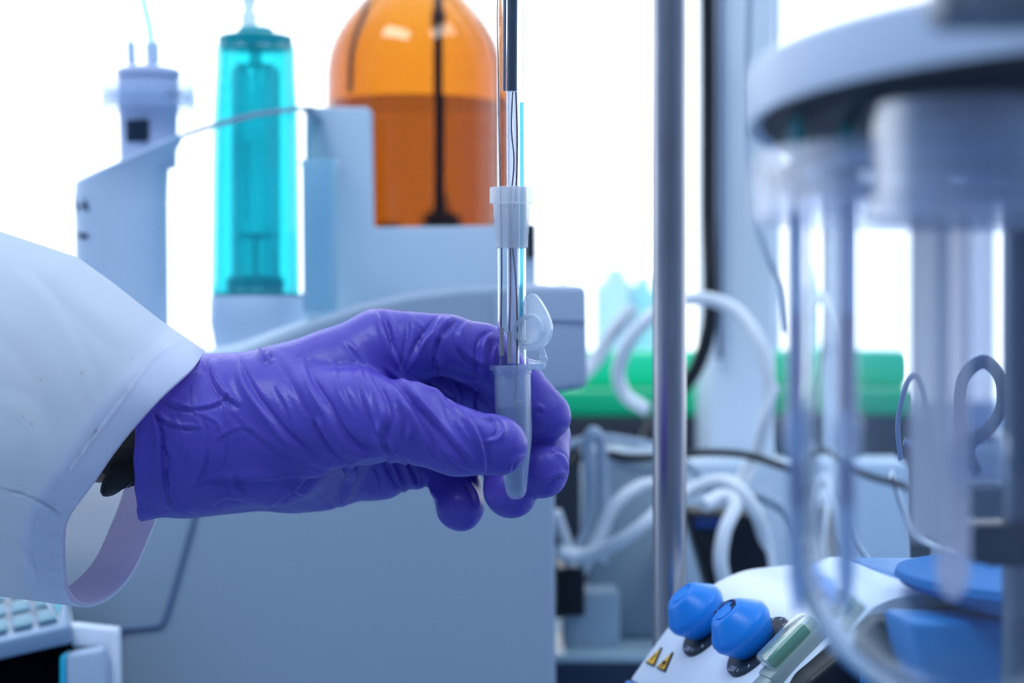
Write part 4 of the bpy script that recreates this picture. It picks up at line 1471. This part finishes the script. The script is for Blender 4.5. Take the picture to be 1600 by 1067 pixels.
# ---------------------------------------------------------------- behind the rod: boxes, cables, green rack
def back_things():
    # dark case carrying the green rack
    q = MB()
    d = 1.25
    top = Z(652, d)
    q.box((X(1130, d), d + 0.08, (top + BZ) / 2), (0.245, 0.15, top - BZ), bev=0.003)
    o = q.build('dark_case', M_dark, base=Vector((X(1130, d), d + 0.08, BZ)))
    tag(o, 'low dark equipment case behind the cables, carrying the green rack', 'case')
    t = empty('green_rack', Vector((X(1130, d), d + 0.07, top)), 'bright green plastic rack lying far back below the window', 'rack')
    q = MB()
    q.box((X(1125, d), d + 0.07, (Z(609, d) + top) / 2), (0.22, 0.12, Z(609, d) - top), bev=0.003)
    q.build('tray', M_green, t)
    q = MB()
    q.box((X(1140, d + .05), d + 0.09, (Z(548, d + .05) + Z(609, d)) / 2), (0.20, 0.07, Z(548, d + .05) - Z(612, d)), bev=0.006)
    q.build('upper_tier', mat('green_light', (0.02, 0.85, 0.45), 0.35), t)
    # pale equipment tower right of the rod
    d = 1.12
    t = empty('equipment_tower', Vector((X(1160, d), d + 0.05, BZ)), 'tall pale blue cabinet tower standing behind the steel rod', 'cabinet')
    q = MB(); q.box((X(1163, d), d + 0.05, (BZ + 0.30) / 2), (104 * d / F, 0.09, 0.30 - BZ), bev=0.005)
    q.build('cabinet_body', mat('tower_pale', (0.82, 0.90, 0.97), 0.4), t)
    q = MB(); q.box((X(1124, d), d - 0.001, 0.14), (0.003, 0.004, 0.30), bev=0.0008)
    q.build('edge_seal', mat('seal_grey', (0.10, 0.15, 0.26), 0.5), t)
    # small bottles on the sill
    for k, (px, py0, py1, r, col, lab) in enumerate((
            (880, 440, 560, 26, (0.62, 0.88, 0.95), 'pale aqua bottle on the window sill just right of the titrator'),
            (962, 418, 560, 34, (0.72, 0.90, 0.96), 'wide pale bottle on the window sill left of the steel rod'),
            (1005, 430, 560, 22, (0.55, 0.86, 0.86), 'slim aqua bottle on the window sill half behind the steel rod'))):
        d = 1.80; u = d / F
        base = Vector((X(px, d), d, -0.09))
        q = MB()
        q.lathe([(r * .9 * u, 0), (r * u, 3 * u), (r * u, Z(py0 + 30, d) + 0.09), (r * .5 * u, Z(py0 + 14, d) + 0.09), (r * .45 * u, Z(py0, d) + 0.09)], Matrix.Translation(base), n=28)
        o = q.build('sill_bottle', clear_mat('sill_plastic_%d' % k, col, 0.45, 0.06, 0.2, diff=col), base=base)
        tag(o, lab, 'bottle', 'small bottles on the window sill')
    # dark plinth, base plate and power supply box
    d = 0.90
    zp = Z(1037, d)
    q = MB(); q.box((X(958, d), d + 0.06, (zp + BZ) / 2), (0.055, 0.12, zp - BZ), bev=0.0015)
    o = q.build('plinth', mat('mat_dark', (0.02, 0.035, 0.08), 0.6), base=Vector((X(958, d), d + 0.06, BZ)))
    tag(o, 'dark plinth under the power supply, at the bottom edge of the photo', 'plinth')
    t = empty('power_supply', Vector((X(958, d), d + 0.06, zp)), 'pale grey power supply box with a black socket, between the titrator and the steel rod', 'power supply')
    q = MB()
    zt = Z(705, d + 0.05)
    q.box((X(980, d + .05), d + 0.085, (zt + zp + 0.004) / 2), (0.040, 0.070, zt - zp - 0.004), bev=0.003)
    q.build('case', mat('psu_grey', (0.42, 0.52, 0.60), 0.45), t)
    q = MB(); q.box((X(958, d), d + 0.06, zp + 0.002), (0.054, 0.118, 0.004), bev=0.001)
    q.build('base_plate', mat('psu_base', (0.50, 0.66, 0.72), 0.3), t)
    q = MB(); q.box((X(893, d), d + 0.035, Z(930, d)), (0.0125, 0.05, 0.0217), bev=0.001)
    q.build('socket', M_black, t)
    q = MB(); q.box((X(925, d + .02), d + 0.04, Z(985, d)), (0.026, 0.04, 0.0300), bev=0.002)
    q.build('lower_block', mat('psu_block', (0.50, 0.62, 0.70), 0.4), t)
    # junction block with plugs further back
    d = 1.06
    t = empty('junction_box', Vector((X(1130, d), d + 0.02, BZ)), 'wide pale junction box lying behind the steel rod under the cable loops', 'junction box')
    zt = Z(722, d)
    q = MB(); q.box((X(1170, d), d + 0.03, (zt + BZ) / 2), (0.15, 0.06, zt - BZ), bev=0.004)
    q.build('case', mat('jb_grey', (0.62, 0.74, 0.86), 0.45), t)
    # black adapter
    d = 0.90
    t2 = empty('power_adapter', Vector((X(1140, d), d + 0.02, BZ)), 'black power adapter with a small blue window, standing behind the white cable loops', 'adapter')
    q = MB(); q.prism([P(1072, 798, d), P(1200, 806, d), P(1205, 1000, d), P(1130, 1000, d)], Vector((0, 0.04, 0)), bev=0.002)
    q.build('shell', M_black, t2)
    q = MB(); q.box(P(1108, 818, d - 0.001), (0.013, 0.002, 0.005), bev=0.0005)
    q.build('window', mat('blue_window', (0.01, 0.04, 0.18), 0.2), t2)
    q = MB(); q.box((X(1150, d), d + 0.022, (Z(1000, d) + BZ) / 2), (0.022, 0.036, Z(1000, d) - BZ + 0.003), bev=0.001)
    q.build('pedestal', M_black, t2)
    W = M_cable_w; Gc = M_cable_g; K = M_black
    C = [
        ('cable', 'black hose hanging down along the pale tower and curving left behind the rod', K, 0.0042, 1.07,
         [(1106, -60), (1107, 150), (1107, 330), (1110, 440), (1108, 510), (1090, 570), (1062, 612), (1030, 650), (1010, 690)], 'hose'),
        ('tubing_loop', 'large white tubing loop arching from the rod over the tower', W, 0.0036, 1.0,
         [(1010, 640), (978, 618), (966, 580), (985, 530), (1020, 492), (1060, 470), (1110, 468), (1155, 490), (1188, 540), (1202, 600), (1198, 650), (1180, 720), (1150, 770)], 'tubing'),
        ('tubing_loop', 'short bright white tube slanting across the green rack', W, 0.0045, 1.15,
         [(905, 590), (930, 562), (955, 525), (975, 500), (990, 480)], 'tubing'),
        ('cable', 'long black cable running flat behind the rod towards the glass vessel', K, 0.0019, 0.95,
         [(880, 735), (905, 715), (940, 708), (990, 716), (1050, 712), (1110, 707), (1170, 712), (1230, 730), (1300, 745), (1380, 760), (1450, 790)], 'cable'),
        ('cable', 'grey cable loop standing up beside the gloved fingertips', Gc, 0.0026, 0.92,
         [(890, 880), (915, 830), (922, 760), (918, 700), (925, 675), (938, 690), (942, 760), (948, 820), (940, 880)], 'cable'),
        ('cable', 'thick pale cable sagging from the fingertips up to the rod', W, 0.0032, 0.90,
         [(872, 862), (900, 868), (935, 862), (970, 845), (1005, 820), (1040, 790), (1080, 765), (1120, 752), (1150, 760), (1180, 800), (1196, 850), (1206, 920)], 'cable'),
        ('cable', 'second thick pale cable bending down beside the black adapter', W, 0.0032, 0.88,
         [(1100, 790), (1130, 775), (1148, 790), (1132, 830), (1126, 880), (1140, 940), (1150, 1000)], 'cable'),
        ('cable', 'thin pale cable rising steeply from the junction box to the vessel', W, 0.0022, 0.97,
         [(1130, 790), (1160, 740), (1182, 700), (1196, 650), (1215, 600)], 'cable'),
        ('cable', 'grey cable crossing low behind the fingertips', Gc, 0.0022, 1.0,
         [(875, 700), (905, 690), (940, 684), (985, 690), (1020, 698), (1080, 730), (1120, 780)], 'cable'),
        ('cable', 'thin dark cable hanging from the tower top to the vessel', Gc, 0.0016, 0.98,
         [(1172, -20), (1168, 120), (1170, 250), (1178, 330), (1200, 400), (1222, 450), (1230, 520)], 'cable'),
        ('cable', 'grey curved cable right of the adapter beneath the glass vessel', Gc, 0.0028, 0.93,
         [(1180, 770), (1230, 800), (1260, 850), (1300, 900)], 'cable'),
        ('cable', 'pale cable curving behind the glass vessel down to the hotplate', W, 0.0024, 0.95,
         [(1350, 740), (1372, 790), (1400, 830), (1440, 855), (1500, 880)], 'cable'),
        ('cable', 'white cable loop low beside the black socket', W, 0.0030, 0.915,
         [(868, 800), (885, 850), (900, 900), (930, 850), (960, 790), (1000, 760), (1030, 755)], 'cable'),
    ]
    for (nm, lab, m, r, dd, pts, cat) in C:
        q = MB()
        n = len(pts)
        q.tube([P(a, b, dd + 0.006 * math.sin(i * 1.3)) for i, (a, b) in enumerate(pts)], r, n=14, sub=8)
        o = q.build(nm, m, base=P(*pts[-1], dd))
        tag(o, lab, cat, 'cables and tubing behind the steel rod')
    # clear hoses curled behind the vessel
    q = MB()
    pts = [(1525, 740), (1500, 690), (1492, 640), (1500, 590), (1535, 565), (1565, 590), (1568, 635), (1545, 670), (1515, 690), (1500, 730)]
    q.tube([P(a, b, 0.62) for a, b in pts], 0.0022, n=12, sub=8)
    o = q.build('hose_coil', mat('dark_hose', (0.06, 0.08, 0.14), 0.4), base=P(1500, 730, 0.62))
    tag(o, 'dark coiled hose seen through the glass vessel at the right', 'hose')
    q = MB()
    pts = [(1378, 720), (1372, 660), (1390, 600), (1412, 590), (1430, 640), (1442, 700), (1436, 740), (1410, 700), (1384, 690)]
    q.tube([P(a, b, 0.70) for a, b in pts], 0.0012, n=12, sub=8)
    o = q.build('hose_coil', mat('blue_grey_hose', (0.16, 0.22, 0.36), 0.4), base=P(1378, 720, 0.70))
    tag(o, 'thin curled grey hose seen through the vessel between the pipettes and the electrode', 'hose')


back_things()


# ---------------------------------------------------------------- glass reaction vessel with titration head (near the lens)
def vessel():
    d = 0.335
    k_ = d / 0.37
    u = d / F
    cx = X(1545, d)
    c = Vector((cx, d, 0)); M = Matrix.Translation(c)
    # titration head: thick disc, dark underside
    t = empty('titration_head', Vector((cx, d, Z(150, d))), 'large grey round titration head above the glass vessel, top right', 'titration head')
    Rh = 0.0800
    zb = 0.0370; zt = zb + 0.0100
    ch = Vector((X(1172, d) + Rh, d, 0))
    Mh = Matrix.Translation(ch + Vector((0, 0, zb))) @ Matrix.Rotation(-0.045, 4, 'X') @ Matrix.Translation((0, 0, -zb))
    q = MB(); q.lathe([(Rh - 0.0025, zb + 0.001), (Rh - 0.0003, zb), (Rh, zb + 0.001), (Rh, zt - 0.001), (Rh - 0.001, zt), (0.03, zt + 0.0005), (0.001, zt + 0.0005)], Mh, n=128)
    q.build('cover', mat('head_grey', (0.52, 0.60, 0.74), 0.35), t)
    q = MB(); q.lathe([(0.001, zb - 0.0002), (Rh - 0.0035, zb - 0.0002), (Rh - 0.0025, zb + 0.0006), (0.001, zb + 0.0006)], Mh, n=128)
    q.build('underside', M_black, t)
    q = MB()
    dn = 0.262
    q.box((X(1545, dn), dn - 0.006, Z(18, dn)), (0.017, 0.012, 0.0058), bev=0.0015)
    q.lathe([(0.0026, -0.004), (0.0026, 0.004)], axis_matrix((X(1500, dn), dn - 0.013, Z(22, dn)), (0, -1, 0)), n=24)
    q.build('clamp_block', mat('fitting_dark', (0.12, 0.15, 0.20), 0.4), t)
    # clear neck hanging from the head
    dk = 0.305
    q = MB()
    q.lathe([(0.0145, zb - 0.0155), (0.0155, zb - 0.0155), (0.0155, zb - 0.001), (0.0145, zb - 0.001)], Matrix.Translation((X(1520, dk), dk, 0)), n=64, close=True)
    q.lathe([(0.0150, zb - 0.019), (0.0168, zb - 0.0185), (0.0168, zb - 0.0155), (0.0150, zb - 0.0150)], Matrix.Translation((X(1520, dk), dk, 0)), n=64, close=True)
    q.build('clear_neck', clear_mat('neck_clear', (0.94, 0.96, 1), 0.72, 0.14, 0.1, diff=(0.75, 0.82, 0.97), tw=0.6), t)
    # arm to the stand post at the right edge
    px_ = X(1600, 0.41)
    q = MB(); q.box(Vector((px_, 0.407, zb + 0.0050)), (0.014, 0.018, 0.0094), bev=0.002)
    q.build('holder_arm', mat('arm_grey', (0.3, 0.36, 0.46), 0.4), t)
    ps = empty('vessel_stand', Vector((px_, 0.41, BZ)), 'dark metal stand post at the right edge of the photo holding the vessel', 'stand')
    q = MB(); q.lathe([(0.0042, BZ + 0.008), (0.0042, zb - 0.0003)], Matrix.Translation(Vector((px_, 0.41, 0))), n=28)
    q.build('post', mat('post_metal', (0.16, 0.19, 0.24), 0.35, metal=0.7), ps)
    q = MB(); q.lathe([(0.03, BZ), (0.03, BZ + 0.007), (0.027, BZ + 0.008)], Matrix.Translation(Vector((px_, 0.41, 0))), n=40)
    q.build('foot_disc', M_dark, ps)
    q = MB()
    q.box(Vector((px_ - 0.004, 0.41, Z(846, .41))), (0.016, 0.014, 0.0085), bev=0.001)
    q.box(Vector((px_ - 0.003, 0.41, Z(872, .41))), (0.013, 0.012, 0.003), bev=0.001)
    q.build('clamp', M_dark, ps)
    # vessel glass
    R = 0.0335
    th = 0.0016
    zr = 0.0265      # rim
    zc = -0.0325     # start of rounding
    prof_o = [(R, zr), (R, zc)]
    for k in range(1, 13):
        a = math.pi / 2 * k / 12
        prof_o.append((R * math.cos(a), zc - R * 0.95 * math.sin(a)))
    prof_i = [(R - th, zr), (R - th, zc)]
    for k in range(1, 13):
        a = math.pi / 2 * k / 12
        prof_i.append(((R - th) * math.cos(a), zc - (R * 0.95 - th) * math.sin(a)))
    prof = [(R - th, zr + 0.0028), (R + 0.003, zr + 0.0028), (R + 0.0042, zr + 0.0014), (R + 0.003, zr - 0.0004)] + prof_o + prof_i[::-1]
    q = MB(); q.lathe(prof, M, n=96, close=True)
    v = q.build('reaction_vessel', M_glass, base=Vector((cx, d, zc - R * 0.95)), ang=60)
    tag(v, 'clear round-bottomed glass reaction vessel close to the lens at the right', 'vessel')
    # flange clamp of clear plastic around the rim
    q = MB()
    q.lathe([(R + 0.0045, zr - 0.006), (R + 0.0062, zr - 0.006), (R + 0.0062, zr + 0.005), (R + 0.0045, zr + 0.005)], M, n=96, close=True)
    cl = q.build('rim_collar', clear_mat('collar_plastic', (0.9, 0.93, 1), 0.82, 0.08, 0.1, diff=(0.7, 0.75, 0.9)), v)
    # two pipettes at the left inside
    m_aq = clear_mat('aqua_cap', (0.30, 0.72, 0.76), 0.3, 0.05, 0.3, diff=(0.22, 0.62, 0.66))
    m_bl = clear_mat('pipette_blue', (0.74, 0.84, 0.99), 0.62, 0.12, 0.06, diff=(0.7, 0.85, 1.0), tw=0.8)
    m_pu = clear_mat('violet_liquid', (0.34, 0.34, 0.78), 0.45, 0.05, 0.1, diff=(0.25, 0.25, 0.62))
    for k, (px, dz) in enumerate(((1245, 0.330), (1322, 0.338))):
        uu = dz / F
        b = Vector((X(px, dz), dz, 0)); Mp = Matrix.Translation(b)
        pp = empty('dosing_pipette', Vector((b.x, b.y, Z(900, dz))), ('left' if k == 0 else 'right') + ' of the two blurred clear pipettes with aqua caps, hanging from the grey titration head', 'pipette', 'pipettes under the titration head')
        q = MB()
        q.lathe([(17 * uu, Z(262, dz)), (17 * uu, Z(640, dz)), (24 * uu, Z(655, dz)), (24 * uu, Z(700, dz)), (15 * uu, Z(715, dz)), (14 * uu, Z(900, dz)), (6 * uu, Z(960, dz)),
                 (4.5 * uu, Z(960, dz)), (11 * uu, Z(900, dz)), (12 * uu, Z(715, dz)), (14 * uu, Z(640, dz)), (14.5 * uu, Z(262, dz))], Mp, n=36, close=True)
        q.build('pipette_tube', m_bl, pp)
        q = MB(); q.lathe([(13.5 * uu, Z(262, dz)), (15 * uu, Z(215, dz)), (9 * uu, Z(196, dz)), (9 * uu, Z(176, dz)), (0.001, Z(174, dz))], Mp, n=28)
        q.build('pipette_cap', m_aq, pp)
        q = MB()
        for yy in (262, 280, 298):
            q.lathe([(18 * uu, Z(yy + 7, dz)), (24 * uu, Z(yy + 5, dz)), (25 * uu, Z(yy, dz)), (24 * uu, Z(yy - 5, dz)), (18 * uu, Z(yy - 7, dz))], Mp, n=32)
        q.build('threaded_collar', M_glass, pp)
        q = MB()
        q.lathe([(0.001, Z(640, dz)), (13 * uu, Z(640, dz)), (13 * uu, Z(490, dz)), (0.001, Z(490, dz))], Mp, n=24)
        q.lathe([(0.001, Z(790, dz)), (11 * uu, Z(788, dz)), (11 * uu, Z(720, dz)), (0.001, Z(720, dz))], Mp, n=24)
        q.build('liquid', m_pu, pp)
    # white electrode
    de = 0.335; ue = de / F
    b = Vector((X(1452, de), de, 0)); Mp = Matrix.Translation(b)
    el = empty('electrode', Vector((X(1500, de), de, Z(930, de))), 'thick white electrode shaft inside the glass vessel at the right', 'electrode')
    q = MB()
    q.lathe([(30 * ue, Z(170, de)), (38 * ue, Z(190, de)), (38 * ue, Z(270, de)), (31 * ue, Z(290, de)), (32 * ue, Z(838, de)), (28 * ue, Z(842, de))], Mp, n=40)
    q.build('shaft', clear_mat('electrode_white', (0.95, 0.96, 1), 0.30, 0.05, 0.2, diff=(0.93, 0.94, 1.0), tw=0.8), el)
    q = MB()
    q.lathe([(26 * ue, Z(300, de)), (27 * ue, Z(900, de)), (22 * ue, Z(925, de)), (10 * ue, Z(938, de)), (0.001, Z(940, de))], Matrix.Translation(b + Vector((45 * ue, 0.004, 0))), n=36)
    q.build('tip', clear_mat('electrode_tip', (0.95, 0.95, 1), 0.4, 0.05, 0.2, diff=(0.92, 0.9, 1.0), tw=0.75), el)
    # joint block
    q = MB(); q.lathe([(40 * ue, Z(760, de)), (46 * ue, Z(750, de)), (46 * ue, Z(690, de)), (40 * ue, Z(680, de))], Matrix.Translation(b + Vector((95 * ue, 0.008, 0))), n=32)
    q.lathe([(26 * ue, Z(700, de)), (26 * ue, Z(190, de))], Matrix.Translation(b + Vector((100 * ue, 0.010, 0))), n=32)
    q.build('joint', clear_mat('joint_clear', (0.8, 0.85, 0.96), 0.6, 0.1, 0.15, diff=(0.45, 0.52, 0.70)), el)


vessel()
